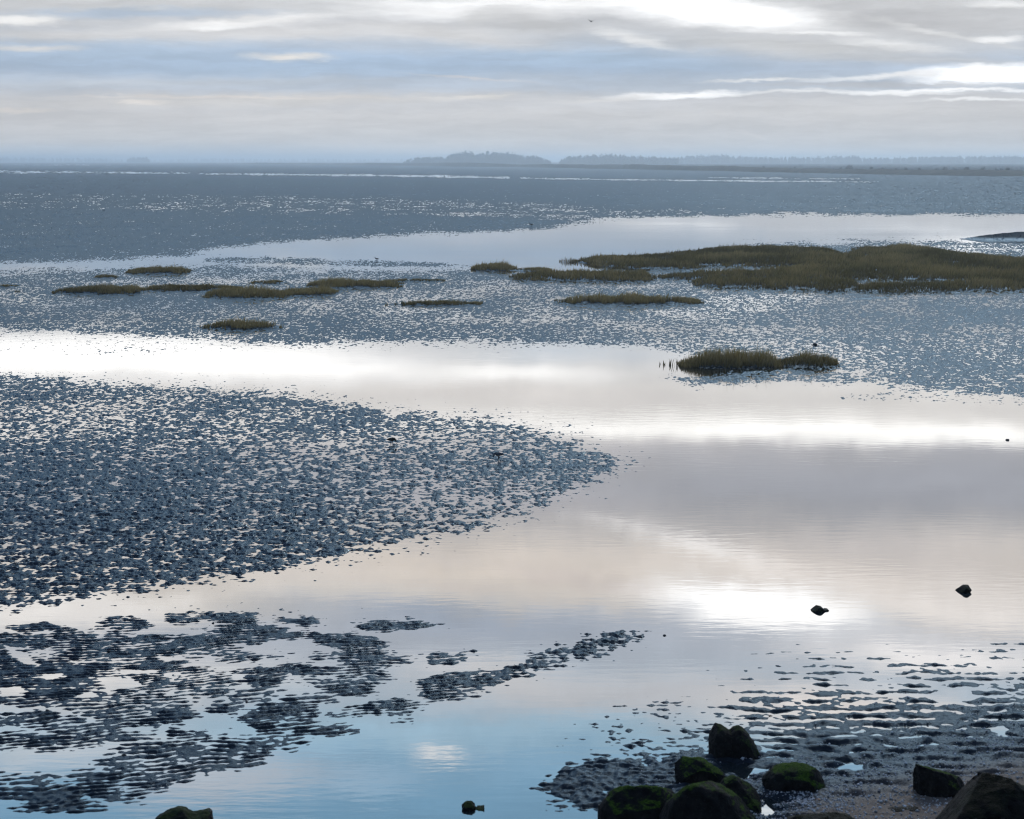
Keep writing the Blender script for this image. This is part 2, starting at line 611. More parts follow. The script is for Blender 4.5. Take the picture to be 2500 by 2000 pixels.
# the broad lumpy bank on the left
raise_mud([(-900, 905), (0, 918), (350, 945), (700, 974), (930, 1008), (1160, 1028), (1330, 1066), (1470, 1118), (1495, 1130), (1450, 1160),
           (1370, 1218), (1160, 1280), (820, 1350), (580, 1398), (230, 1448), (0, 1478), (-900, 1560)], .0035, .00040, rag=30, seed=31, feather=.00017)
# the patchy rippled bars on the lower left
BARS = [
    [(50, 1530), (95, 1526), (180, 1543), (300, 1556), (390, 1562), (380, 1574), (280, 1572), (180, 1560), (95, 1540)],
    ell(300, 1525, 44, 9), ell(455, 1506, 20, 5), ell(560, 1508, 44, 6), ell(727, 1516, 26, 5), ell(960, 1528, 60, 6),
    [(-300, 1552), (0, 1556), (60, 1553), (130, 1562), (200, 1577), (330, 1580), (430, 1580), (470, 1552), (560, 1533), (620, 1528), (715, 1546),
     (700, 1560), (560, 1562), (520, 1570), (600, 1592), (672, 1606), (560, 1602), (450, 1598), (450, 1625), (520, 1640), (565, 1668), (520, 1697),
     (450, 1692), (400, 1690), (470, 1718), (440, 1732), (280, 1722), (190, 1735), (160, 1720), (60, 1716), (0, 1718), (-300, 1720)],
    [(780, 1557), (850, 1553), (915, 1560), (925, 1575), (965, 1605), (968, 1615), (930, 1648), (850, 1650), (790, 1642), (840, 1622), (785, 1607), (840, 1590), (800, 1570)],
    [(775, 1668), (850, 1660), (905, 1675), (900, 1690), (800, 1688)],
    [(575, 1640), (640, 1634), (690, 1658), (650, 1671), (600, 1661)], ell(612, 1698, 40, 14), ell(735, 1638, 44, 8), ell(760, 1712, 46, 10), ell(850, 1738, 45, 9),
    [(195, 1716), (300, 1726), (420, 1714), (470, 1722), (455, 1745), (370, 1772), (300, 1772), (230, 1752)],
    [(-300, 1780), (0, 1792), (60, 1786), (150, 1800), (225, 1800), (215, 1824), (0, 1832), (-300, 1836)],
    [(0, 1745), (90, 1740), (150, 1756), (300, 1780), (350, 1800), (240, 1806), (100, 1775), (0, 1765)],
    [(275, 1832), (380, 1814), (470, 1822), (570, 1842), (632, 1863), (505, 1880), (440, 1900), (310, 1892), (260, 1858)],
    [(170, 1898), (260, 1882), (385, 1900), (390, 1915), (340, 1945), (300, 1958), (220, 1930)],
    [(-300, 1890), (0, 1900), (100, 1894), (165, 1920), (205, 1948), (100, 1955), (0, 1942), (-300, 1950)],
    [(70, 1965), (190, 1956), (245, 1975), (210, 2030), (40, 2030)],
    [(645, 1722), (740, 1714), (752, 1745), (768, 1780), (735, 1812), (680, 1830), (640, 1845), (560, 1832), (540, 1812), (600, 1800), (640, 1780), (610, 1760)],
    [(430, 1786), (500, 1782), (575, 1800), (570, 1812), (500, 1812)],
    [(1035, 1695), (1060, 1662), (1110, 1645), (1165, 1638), (1200, 1644), (1190, 1668), (1120, 1705), (1060, 1702)],
    [(1190, 1650), (1280, 1622), (1340, 1597), (1440, 1568), (1530, 1550), (1560, 1555), (1450, 1590), (1330, 1630), (1230, 1655)],
    ell(1080, 1607, 36, 9), ell(950, 1725, 44, 12), ell(980, 1745, 30, 8), ell(1150, 1680, 40, 10), ell(820, 1780, 34, 8), ell(560, 1725, 46, 9),
]
for i, b in enumerate(BARS):
    raise_mud(b, .0045, .00035, rag=28, seed=40 + i, ky=3, grow=14, feather=.00035)
for h in ([(15, 1578), (50, 1590), (100, 1625), (80, 1630), (40, 1610)], ell(290, 1667, 52, 15), [(360, 1600), (450, 1600), (475, 1612), (400, 1616)],
          ell(25, 1690, 38, 12), ell(212, 1700, 28, 8), ell(130, 1655, 40, 7), ell(330, 1640, 60, 6), ell(200, 1618, 30, 5)):
    sink(h, -.06, .0010, rag=16)
# the rippled shore on the right and the sand at the foot of the dike
ridge = np.interp(PX, [900, 1500, 1700, 1950, 2200, 2500, 3400], [2150, 1690, 1600, 1556, 1545, 1535, 1500])
LR = np.interp((PY - ridge) / np.interp(PX, [1500, 1700, 2000, 2500], [560, 430, 300, 250]), [-.5, -.2, 0, .22, .5, .8, 1.1, 1.4, 1.9], [DEEP, -.06, -.030, -.013, -.003, .008, .020, .05, .12])
LR = np.where(LR > .012, .012 + (LR - .012) * (.30 + .70 * sstep(1980, 2320, PX + (PY - 1700) * 1.5)), LR)
LR = np.where(PX < 1330, DEEP, LR) + .009 * vnoise(PX / 160, PY / 50, 71) * (PY < 1850)
LEVEL = np.maximum(LEVEL, LR.astype(np.float32))
raise_mud([(1320, 1925), (1350, 1902), (1372, 1872), (1480, 1857), (1570, 1862), (1650, 1842), (1720, 1832), (1830, 1842), (2000, 1850), (2400, 1800), (2700, 1780),
           (2700, 2150), (1640, 2150), (1560, 2040), (1480, 1990), (1400, 1960)], .026, .0007, rag=24, seed=81)
LEVEL = np.where((PX < 1640) & (PY > 1985), np.minimum(LEVEL, -.05), LEVEL)
for h in (ell(1815, 1880, 62, 15), ell(2075, 1873, 34, 12), ell(1880, 1970, 30, 26), ell(2450, 1785, 22, 18), ell(2330, 1700, 70, 20)):
    sink(h, -.05, .0016, rag=22)

# tussocks: (centre column, row, half width, half depth rows, height m)
TUSSOCKS = [
    (389, 664, 78, 4.5, .44), (261, 677, 32, 2.5, .27), (4, 700, 34, 2.5, .20), (40, 712, 14, 1.5, .10),
    (246, 713, 112, 5, .42), (465, 706, 118, 5, .36), (605, 722, 108, 7, .38), (752, 716, 70, 4.5, .36), (662, 690, 50, 2.5, .22),
    (868, 697, 118, 5, .40), (1012, 686, 75, 2.5, .24), (1060, 743, 118, 3.5, .30), (596, 799, 98, 5, .36), (1534, 738, 182, 4.5, .40),
    (1785, 892, 128, 8, .46), (1968, 890, 84, 7, .38), (1206, 657, 56, 4, .42), (1292, 660, 56, 3.5, .24),
]
MARSH = [
    [(1398, 640), (1450, 633), (1650, 622), (1720, 620), (1850, 627), (2085, 626), (2090, 650), (1900, 650), (1720, 648), (1690, 656), (1560, 657), (1480, 652)],
    [(1640, 620), (1770, 607), (1860, 605), (2030, 611), (2060, 622), (1990, 630), (1850, 628), (1720, 618)],
    [(2050, 634), (2100, 607), (2210, 604), (2290, 612), (2350, 622), (2500, 637), (2900, 645), (2900, 668), (2500, 668), (2300, 655), (2100, 650)],
    [(1242, 677), (1300, 671), (1400, 668), (1580, 668), (1600, 680), (1560, 686), (1400, 685), (1260, 682)],
    [(1590, 678), (1700, 669), (1850, 666), (1990, 655), (2040, 645), (2300, 656), (2500, 670), (2900, 672), (2900, 700), (2480, 695), (2270, 684), (2100, 684), (1900, 683)],
    [(1685, 694), (1700, 685), (1900, 685), (2080, 688), (2110, 700), (2060, 713), (1960, 707), (1760, 701)],
    [(2080, 712), (2110, 698), (2260, 696), (2400, 692), (2500, 698), (2900, 700), (2900, 716), (2500, 709), (2400, 706), (2260, 713)],
]
for (cx, cy, rx, ry, hh) in TUSSOCKS:
    raise_mud(ell(cx, cy, rx, ry), .07 if hh > .3 else .04, .003, ky=5)
for p in MARSH:
    raise_mud(p, .10, .003, ky=5)
# the bare mud bank at the right edge and a low dark bar
raise_mud([(2345, 584), (2420, 576), (2480, 571), (2800, 570), (2800, 588), (2500, 590), (2400, 589)], .45, .011, ky=5, rag=4)
raise_mud([(2045, 731), (2110, 727), (2170, 726), (2175, 729), (2100, 733)], .10, .004, ky=5, rag=2)


def bil(A, px, py):
    fx = np.clip((px - GX0) / GS, 0, A.shape[1] - 1.001); fy = np.clip((py - GY0) / (GS / 2), 0, A.shape[0] - 1.001)
    i, j = fx.astype(np.int32), fy.astype(np.int32)
    a, b = (fx - i).astype(np.float32), (fy - j).astype(np.float32)
    return (A[j, i] * (1 - a) + A[j, i + 1] * a) * (1 - b) + (A[j + 1, i] * (1 - a) + A[j + 1, i + 1] * a) * b


def mud_height(X, Y, dd):
    """height of the mud surface above the water; dd is the spacing of the mesh there (finer relief is left out)"""
    px, py = to_px(X, Y)
    L = bil(LEVEL, px, py)
    shore = sstep(1500, 1900, px) * sstep(1480, 1640, py)       # right-hand rippled shore
    bars = (1 - sstep(900, 1450, px)) * sstep(1480, 1530, py)   # lower-left bars
    sand = sstep(0.022, 0.075, L) * sstep(1980, 2320, px + (py - 1700) * 1.5)
    w1, w2 = vnoise(X * .55, Y * .55, 3), vnoise(X * 2.1, Y * 1.6, 4)
    lam = .15 + .15 * shore
    warp = -.25 * X * (1 - shore) + .40 * w1 + .16 * w2 + (.06 + .22 * shore) * vnoise(X * 3.1, Y * 1.7, 8)
    warp1 = -2.0 * X + 1.3 * w1 + .55 * w2 + .16 * vnoise(X * 4.1, Y * 3.0, 9)
    ph1, ph2 = 2 * math.pi * (Y / .15 + np.where(bars > .5, warp1, warp)), 2 * math.pi * (Y / .34 + warp)
    s1, s2 = np.sin(ph1) + .25 * np.sin(2 * ph1 + 1.0), np.sin(ph2) + .25 * np.sin(2 * ph2 + 1.0)
    s = s1 + (s2 - s1) * shore
    env = .6 + .75 * vnoise(X * 2.9, Y * 2.2, 5) + (.45 + .5 * shore) * vnoise(X * 5.2, Y * 3.4, 6)
    okr = sstep(2.2, 3.6, lam / dd)
    B = s * env * okr * (.009 + .012 * shore + .004 * bars) * (1 - .80 * sstep(.03, .11, L) * shore)
    rough = (1 - .78 * bars) * (1 - .75 * shore)
    dx = Y * 4.3e-4
    for (sx, sy, amp, seed) in ((.05, .06, .008, 10), (.085, .11, .020, 11), (.16, .20, .020, 12), (.38, .5, .012, 13), (.8, 1.0, .010, 14),
                                (1.6, 2.4, .008, 15), (3.2, 7, .006, 16), (7, 22, .006, 17)):
        wt = sstep(.8, 1.9, sx / dx)
        if sx > .5:
            wt = wt * sstep(.02 * sx, .10 * sx, dx)              # broad swells only where they carry the relief
        if np.max(wt) <= 0:
            continue
        lump = vnoise(X / sx, Y / sy, seed)
        B = B + amp * lump * wt * (rough if sx > .3 or seed > 11 else np.maximum(rough, .5))
    B = B + (.006 * vnoise(X / 2.8, Y / 4.5, 41) + .006 * vnoise(X / 10, Y / 16, 42)) * (Y > 28) * (Y < 400)
    B = B + (.007 * vnoise(X / .55, Y / .45, 31) + .006 * vnoise(X / 1.6, Y / .8, 32)) * bars * (dx < .03)
    B = B * (1 - .35 * sand)
    return L + B, L, sand


# rows evenly spaced as seen from the dike: fine near, coarse far
rows_py = np.concatenate([np.arange(2700, 2105, -6.0), np.arange(2105, 396.5, -1.0), np.array([396.2, 395.4, 394.6, 394.0])])
RY = np.array([row_depth(p) for p in rows_py])
side_t = .242 + .9 * np.linspace(0, 1, 190) ** 2.2
tx = np.concatenate([-side_t[:0:-1], np.linspace(-.242, .242, 1420, endpoint=False), side_t])
DD = np.abs(np.gradient(RY))
TX, YY = np.meshgrid(tx, RY)
XX = TX * (YY * CT + H * ST)
DDg = np.repeat(DD[:, None], len(tx), 1)
# a little jitter breaks up the rows of the grid
XX = XX + RNG.uniform(-.3, .3, XX.shape) * (YY / F * 2.4)
YY = YY + RNG.uniform(-.3, .3, YY.shape) * DDg
Z, LV, SAND = mud_height(XX, YY, DDg)
nr, nc = XX.shape
idx = np.arange(nr * nc, dtype=np.int32).reshape(nr, nc)
quads = np.stack([idx[:-1, :-1], idx[:-1, 1:], idx[1:, 1:], idx[1:, :-1]], -1).reshape(-1, 4)
V = np.stack([XX, YY, Z], -1).reshape(-1, 3)

mm = Mat("wet_mud")
P = mm.pos()
sepz = mm.n('ShaderNodeSeparateXYZ'); mm.l(P, sepz.inputs[0])
n1 = mm.noise(P, .8, 4)
n2 = mm.noise(P, 22.0, 3, .65)
n3 = mm.noise(P, 140.0, 2, .6)
mudc = mm.mix(n1, (.009, .014, .021), (.020, .027, .035))  # dark grey mud, with the blue of the skylight painted into it
sandc = mm.mix(mm.rng(n3, .35, .65), (.105, .082, .064), (.215, .175, .14))
base = mm.mix(mm.attr('sand'), mudc, sandc)
hgt = mm.math('ADD', mm.math('MULTIPLY', n2, .7), mm.math('MULTIPLY', n3, .3))
nrm = mm.bump(hgt, .6, .02)
dif = mm.n('ShaderNodeBsdfDiffuse'); mm.l(base, dif.inputs['Color']); mm.l(nrm, dif.inputs['Normal'])
gl = mm.n('ShaderNodeBsdfGlossy'); mm.l(mm.mix(mm.attr('sand'), (.60, .82, 1.0), (1.0, .96, .92)), gl.inputs['Color']); mm.l(nrm, gl.inputs['Normal'])  # mud gloss tinted blue: the sky's blue is put into its colour
mm.l(mm.rng(sepz.outputs[2], 0.0, .04, .16, .32), gl.inputs['Roughness'])
fz = mm.n('ShaderNodeFresnel'); fz.inputs['IOR'].default_value = 1.33; mm.l(nrm, fz.inputs['Normal'])
fcap = mm.math('MINIMUM', fz.outputs[0], .36)
gfac = mm.math('MULTIPLY', mm.math('MULTIPLY', fcap, mm.math('MULTIPLY', mm.rng(sepz.outputs[2], 0.0, .03, .40, .36), mm.rng(sepz.outputs[2], .08, .22, 1.0, .10))), mm.math('SUBTRACT', 1.0, mm.math('MULTIPLY', mm.attr('sand'), .7)))
ms = mm.n('ShaderNodeMixShader'); mm.l(gfac, ms.inputs[0]); mm.l(dif.outputs[0], ms.inputs[1]); mm.l(gl.outputs[0], ms.inputs[2])
mm.l(ms.outputs[0], mm.out.inputs['Surface'])
mud = link("mudflat", mesh_np("mudflat", V, quads, mm.m, True, {'sand': SAND}))
tag(mud, kind='structure')

# ------------------------------------------------------------------ water
wmt = Mat("still_water")
P = wmt.pos()
r1 = wmt.noise(P, 5.0, 3, .5, (.35, 1.0, 1))
r2 = wmt.noise(P, .09, 3, .6, (.4, 1, 1))
ripm = wmt.math('MULTIPLY', r1, wmt.rng(r2, .42, .62, .30, 1.6))
wmt.principled((.012, .020, .024), .025, .5, wmt.bump(ripm, .10, .006), ior=1.33)
S = 12500.0
water = link("water", mesh_np("water", [(-S, -300, 0), (S, -300, 0), (S, S, 0), (-S, S, 0)], [(0, 1, 2, 3)], wmt.m, False))
tag(water, kind='structure')
#@@OBJECTS@@

# ------------------------------------------------------------------ far shore
def ridge_line(name, pts, width, mat, seed, rag, scrub):
    """a long low dune: pts = (column, row of its foot, height in rows)"""
    pts = np.array(pts, dtype=float)
    cols = np.arange(pts[0, 0], pts[-1, 0], 2.0)
    base = np.interp(cols, pts[:, 0], pts[:, 1]); hp = np.interp(cols, pts[:, 0], pts[:, 2])
    Yf = np.array([row_depth(b) for b in base])
    h = hp * Yf / F
    ragx = cols * Yf / F
    n = vnoise(ragx / 45, ragx * 0 + .5, seed) * .28 + vnoise(ragx / 11, ragx * 0 + .5, seed + 1) * .16
    fine = np.abs(vnoise(ragx / 3.0, ragx * 0 + .5, seed + 2)) * scrub
    top = np.maximum(h * (1 + rag * n), .15) + fine
    prof = [(0, -.3), (.10, .30), (.22, .62), (.36, .92), (.5, 1.0), (.65, .9), (.85, .5), (1, -.3)]
    V = []
    for t, hh in prof:
        Yt = Yf + t * width
        X = (cols - 1250) / F * (Yt * CT + H * ST)
        zz = np.where(hh > 0, top * hh, hh) + (vnoise(ragx / 4, ragx * 0 + t * 7, seed + 4) * .12 * h if 0 < hh < 1 else 0)
        V.append(np.stack([X, Yt, zz], -1))
    V = np.array(V); a, b = V.shape[:2]
    idx = np.arange(a * b).reshape(a, b)
    q = np.stack([idx[:-1, :-1], idx[:-1, 1:], idx[1:, 1:], idx[1:, :-1]], -1).reshape(-1, 4)
    return link(name, mesh_np(name, V.reshape(-1, 3), q, mat, True))


dm = Mat("dune_scrub")
dn = dm.noise(dm.pos(), .12, 4, .6)
dm.principled(dm.mix(dm.rng(dn, .35, .65), (.030, .036, .020), (.075, .075, .045)), .9, .1)
dune = ridge_line("dune", [(-500, 400.5, 1.0), (300, 401.5, 1.2), (560, 401.5, 2), (640, 402, 4), (760, 402.5, 3), (850, 403.5, 4), (905, 404, 6), (980, 405, 6), (1060, 406, 8),
                           (1120, 407, 10.5), (1180, 407.5, 9), (1260, 408.5, 6.5), (1350, 410, 9), (1430, 411.5, 9), (1520, 413, 9.5), (1650, 416, 11), (1760, 418, 11), (1850, 420, 10),
                           (2000, 423, 9), (2200, 427, 11), (2400, 430, 12), (2500, 431, 12), (3000, 438, 14)], 60, dm.m, 91, .8, .55)
tag(dune, kind='structure')
land = ridge_line("land", [(-900, 396.5, 1.2), (300, 396.5, 1.2), (1200, 396.6, 1.2), (2000, 397, 1.2), (3400, 397.5, 1.3)], 900, dm.m, 95, .4, .3)
tag(land, kind='structure')

fm = Mat("far_foliage")
fn = fm.noise(fm.objco(), .6, 3)
fm.principled(fm.mix(fn, (.018, .028, .014), (.055, .065, .030)), .9, .1)
barkm = Mat("bark")
barkm.principled((.05, .04, .03), .9, .1)


def leaf_cloud(n, lobes, size, rng):
    """many small leaf-spray faces spread through the volume of several lobes; a lobe is (x, y, z, rx, ry, rz)"""
    lobes = np.array(lobes, dtype=float)
    w = lobes[:, 3] * lobes[:, 5]; w = w / w.sum()
    pick = rng.choice(len(lobes), n, p=w)
    d = rng.normal(size=(n, 3)); d /= np.linalg.norm(d, axis=1)[:, None]
    r = rng.uniform(.25, 1, n) ** .45
    c = lobes[pick, :3] + d * r[:, None] * lobes[pick, 3:6]
    a = rng.normal(size=(n, 3)); a /= np.linalg.norm(a, axis=1)[:, None]
    b = np.cross(a, rng.normal(size=(n, 3))); b /= np.linalg.norm(b, axis=1)[:, None] + 1e-9
    s = size * rng.uniform(.6, 1.5, n)[:, None]
    V = np.stack([c - a * s, c + b * s * .7, c + a * s, c - b * s * .7], 1).reshape(-1, 3)
    return V, np.arange(4 * n).reshape(n, 4)


def trunk_tube(pts, radii, sides=6):
    V, Q = [], []
    for (p, r) in zip(pts, radii):
        for i in range(sides):
            t = 2 * math.pi * i / sides
            V.append((p[0] + r * math.cos(t), p[1] + r * math.sin(t), p[2]))
    for j in range(len(pts) - 1):
        for i in range(sides):
            Q.append((j * sides + i, j * sides + (i + 1) % sides, (j + 1) * sides + (i + 1) % sides, (j + 1) * sides + i))
    return np.array(V), np.array(Q)


def tree_mesh(name, h, kind, seed):
    rng = np.random.default_rng(seed)
    if kind == 'pine':
        lobes = [(rng.uniform(-.12, .12) * h, rng.uniform(-.12, .12) * h, h * z, h * r, h * r, h * .13)
                 for z, r in ((.45, .24), (.6, .27), (.74, .22), (.87, .15), (.95, .08))]
    elif kind == 'round':
        lobes = [(rng.uniform(-.2, .2) * h, rng.uniform(-.2, .2) * h, h * rng.uniform(.45, .8), h * rng.uniform(.2, .3), h * .25, h * rng.uniform(.16, .22)) for _ in range(7)]
    else:
        lobes = [(rng.uniform(-.6, .6) * h, rng.uniform(-.4, .4) * h, h * rng.uniform(.25, .68), h * rng.uniform(.3, .5), h * .4, h * rng.uniform(.22, .32)) for _ in range(6)]
    V1, Q1 = leaf_cloud(520, lobes, h * .045, rng)
    V2, Q2 = trunk_tube([(0, 0, -.4), (0.01 * h, 0, h * .3), (0, .01 * h, h * .62), (.01 * h, 0, h * .9)], [h * .022, h * .018, h * .012, h * .003])
    me = mesh_np(name, np.concatenate([V1, V2]), np.concatenate([Q1, Q2 + len(V1)]), fm.m, False)
    me.materials.append(barkm.m)
    mi = np.zeros(len(Q1) + len(Q2), dtype=np.int32); mi[len(Q1):] = 1
    me.polygons.foreach_set('material_index', mi)
    return me


def wood(name, c0, c1, row, rows_deep, tops, density, seed, smalls=0):
    """a far wood that reads as one mass: many trees of differing height and outline in one object of stuff; tops = (column, rows above its foot)"""
    rng = np.random.default_rng(seed)
    Y0 = row_depth(row)
    tp = np.array(tops, dtype=float)
    VV, QQ, off = [], [], 0
    n = int((c1 - c0) * density)
    for i in range(n):
        col_ = rng.uniform(c0, c1)
        Y = Y0 + rng.uniform(0, rows_deep)
        h = (np.interp(col_, tp[:, 0], tp[:, 1]) + 3.5) * Y0 / F * rng.uniform(.58, 1.14)
        p = at_depth(col_, Y)
        kind = rng.choice(['pine', 'round'])
        if kind == 'pine':
            lobes = [(0, 0, h * z, h * r, h * r, h * .14) for z, r in ((.2, .22), (.42, .26), (.62, .22), (.8, .16), (.94, .07))]
        else:
            lobes = [(rng.uniform(-.16, .16) * h, rng.uniform(-.16, .16) * h, h * z, h * .22, h * .2, h * .18) for z in (.25, .45, .62, .78)]
        V, Q = leaf_cloud(95, lobes, h * .062, rng)
        VV.append(V + np.array(p)); QQ.append(Q + off); off += len(V)
    o = link(name, mesh_np(name, np.concatenate(VV), np.concatenate(QQ), fm.m, False))
    return tag(o, kind='stuff')


wood("wood", 985, 1100, 402.0, 120, [(985, 4), (1000, 11), (1050, 15), (1100, 13)], 1.4, 201)
wood("wood", 1092, 1345, 402.4, 140, [(1092, 20), (1130, 26), (1170, 22), (1190, 26), (1215, 24), (1240, 24), (1265, 19), (1310, 17), (1335, 8), (1345, 5)], 1.5, 202)
wood("wood", 1366, 1655, 402.2, 140, [(1366, 7), (1390, 15), (1450, 20), (1500, 19), (1535, 17), (1600, 15), (1655, 12)], 1.3, 203)
wood("wood", 1655, 2560, 400.2, 300, [(1655, 14), (1710, 16), (1765, 18), (1800, 14), (1900, 12), (2070, 15), (2085, 17), (2120, 11), (2300, 14), (2480, 15), (2560, 11)], 1.1, 204)
wood("wood", -350, 300, 396.6, 400, [(-350, 7), (0, 9), (120, 7), (180, 8), (300, 5)], .6, 205)
wood("wood", 310, 366, 397.8, 120, [(310, 5), (320, 9), (350, 10), (362, 8), (366, 3)], 1.2, 206)
wood("wood", 366, 985, 396.4, 400, [(366, 3), (520, 6), (700, 5), (760, 6), (985, 5)], .45, 207)

TREES = [tree_mesh("tree", 1.0, 'round', 301), tree_mesh("tree", 1.0, 'pine', 302), tree_mesh("shrub", 1.0, 'shrub', 303), tree_mesh("shrub", 1.0, 'shrub', 304)]
o = link("tree", TREES[0], loc=at_depth(1139, row_depth(401.5)))
o.scale = (9, 9, 9)
tag(o, "round dark tree standing in front of the hazy wood beyond the grey flats", "tree")
SHR = [(2078, 12, 1.25), (2050, 6, 1), (2124, 8, 1), (2155, 7, 1), (2190, 5, 1), (2213, 9, 1), (2243, 7, 1), (2284, 9, 1), (2307, 10, 1), (2335, 8, 1), (2362, 11, 1.1), (2395, 12, 1.1),
       (2430, 8, 1), (2447, 10, 1), (2464, 11, 1.1), (1940, 5, 1), (1862, 5, 1)]
for i, (c, hpx, w) in enumerate(SHR):
    Y = row_depth(np.interp(c, [1800, 2000, 2500], [417, 421, 429])) + 45
    s = (hpx + 9) * Y / F * .95
    o = link("shrub", TREES[2 + i % 2], loc=at_depth(c, Y))
    o.scale = (s * w * .62, s * .6, s)
    o.rotation_euler.z = i * 1.3
    if i == 0:
        tag(o, "broadest rounded shrub on the far dike, alone left of the shrub row", "shrub")
    else:
        tag(o, "hazy rounded shrub in the row growing along the far right dike", "shrub", "shrubs along the far dike")

# marker stakes standing far out on the flats
pm = Mat("weathered_wood")
pm.principled(pm.mix(pm.noise(pm.objco(), 4, 3), (.03, .028, .026), (.07, .06, .05)), .85, .2)
rm = Mat("red_paint")
rm.principled((.30, .05, .04), .6, .3)


def stake_mesh(h, r, mat):
    V, Q = trunk_tube([(0, 0, -.5), (.01, 0, h * .4), (.03 * h, .01, h * .93), (.032 * h, .01, h)], [r, r * .92, r * .85, r * .35], 7)
    return mesh_np("marker_stake", V, Q, mat, True)


sm_dark, sm_red = stake_mesh(1.0, .07, pm.m), stake_mesh(1.0, .09, rm.m)
for (c, r0, r1, me, lab) in ((922, 423, 415.5, sm_dark, "thin dark stake on the flats left of the central wood"),
                             (1925, 446, 440, sm_dark, "leaning dark stake beside the thin bright water strip on the far flats"),
                             (1953, 423, 418, sm_red, "small red stake at the foot of the far dike"),
                             (2112, 429, 424.5, sm_dark, "dark stake on the pale flats right of the bright water strip"),
                             (2161, 432, 427, sm_dark, "leaning dark stake on the flats below the shrub row")):
    Y = row_depth(r0)
    o = link("marker_stake", me, loc=at_depth(c, Y))
    hh = (r0 - r1) * Y / F
    o.scale = (max(hh * .8, 1), max(hh * .8, 1), hh)
    o.rotation_euler.y = .22 if 'leaning' in lab else .03
    tag(o, lab, "stake")

# ------------------------------------------------------------------ marsh grass
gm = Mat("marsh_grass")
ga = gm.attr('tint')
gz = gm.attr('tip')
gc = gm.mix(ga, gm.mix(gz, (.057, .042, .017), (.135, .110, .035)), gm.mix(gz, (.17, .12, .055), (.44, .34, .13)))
gp = gm.n('ShaderNodeBsdfDiffuse'); gm.l(gc, gp.inputs['Color'])
gt = gm.n('ShaderNodeBsdfTranslucent'); gm.l(gc, gt.inputs['Color'])
gx_ = gm.n('ShaderNodeMixShader'); gx_.inputs[0].default_value = .45
gm.l(gp.outputs[0], gx_.inputs[1]); gm.l(gt.outputs[0], gx_.inputs[2]); gm.l(gx_.outputs[0], gm.out.inputs['Surface'])


def in_poly(px, py, poly):
    ins = np.zeros(len(px), dtype=bool)
    for i in range(len(poly)):
        (ax, ay), (bx, by) = poly[i], poly[(i + 1) % len(poly)]
        ins ^= ((ay > py) != (by > py)) & (px < (bx - ax) * (py - ay) / (by - ay + 1e-9) + ax)
    return ins


def edge_d(px, py, poly, ky):
    d = np.full(len(px), 1e9)
    for i in range(len(poly)):
        (ax, ay), (bx, by) = poly[i], poly[(i + 1) % len(poly)]
        ex, ey = bx - ax, (by - ay) * ky
        t = np.clip(((px - ax) * ex + (py - ay) * ky * ey) / (ex * ex + ey * ey + 1e-9), 0, 1)
        d = np.minimum(d, np.hypot(px - ax - t * ex, (py - ay) * ky - t * ey))
    return d


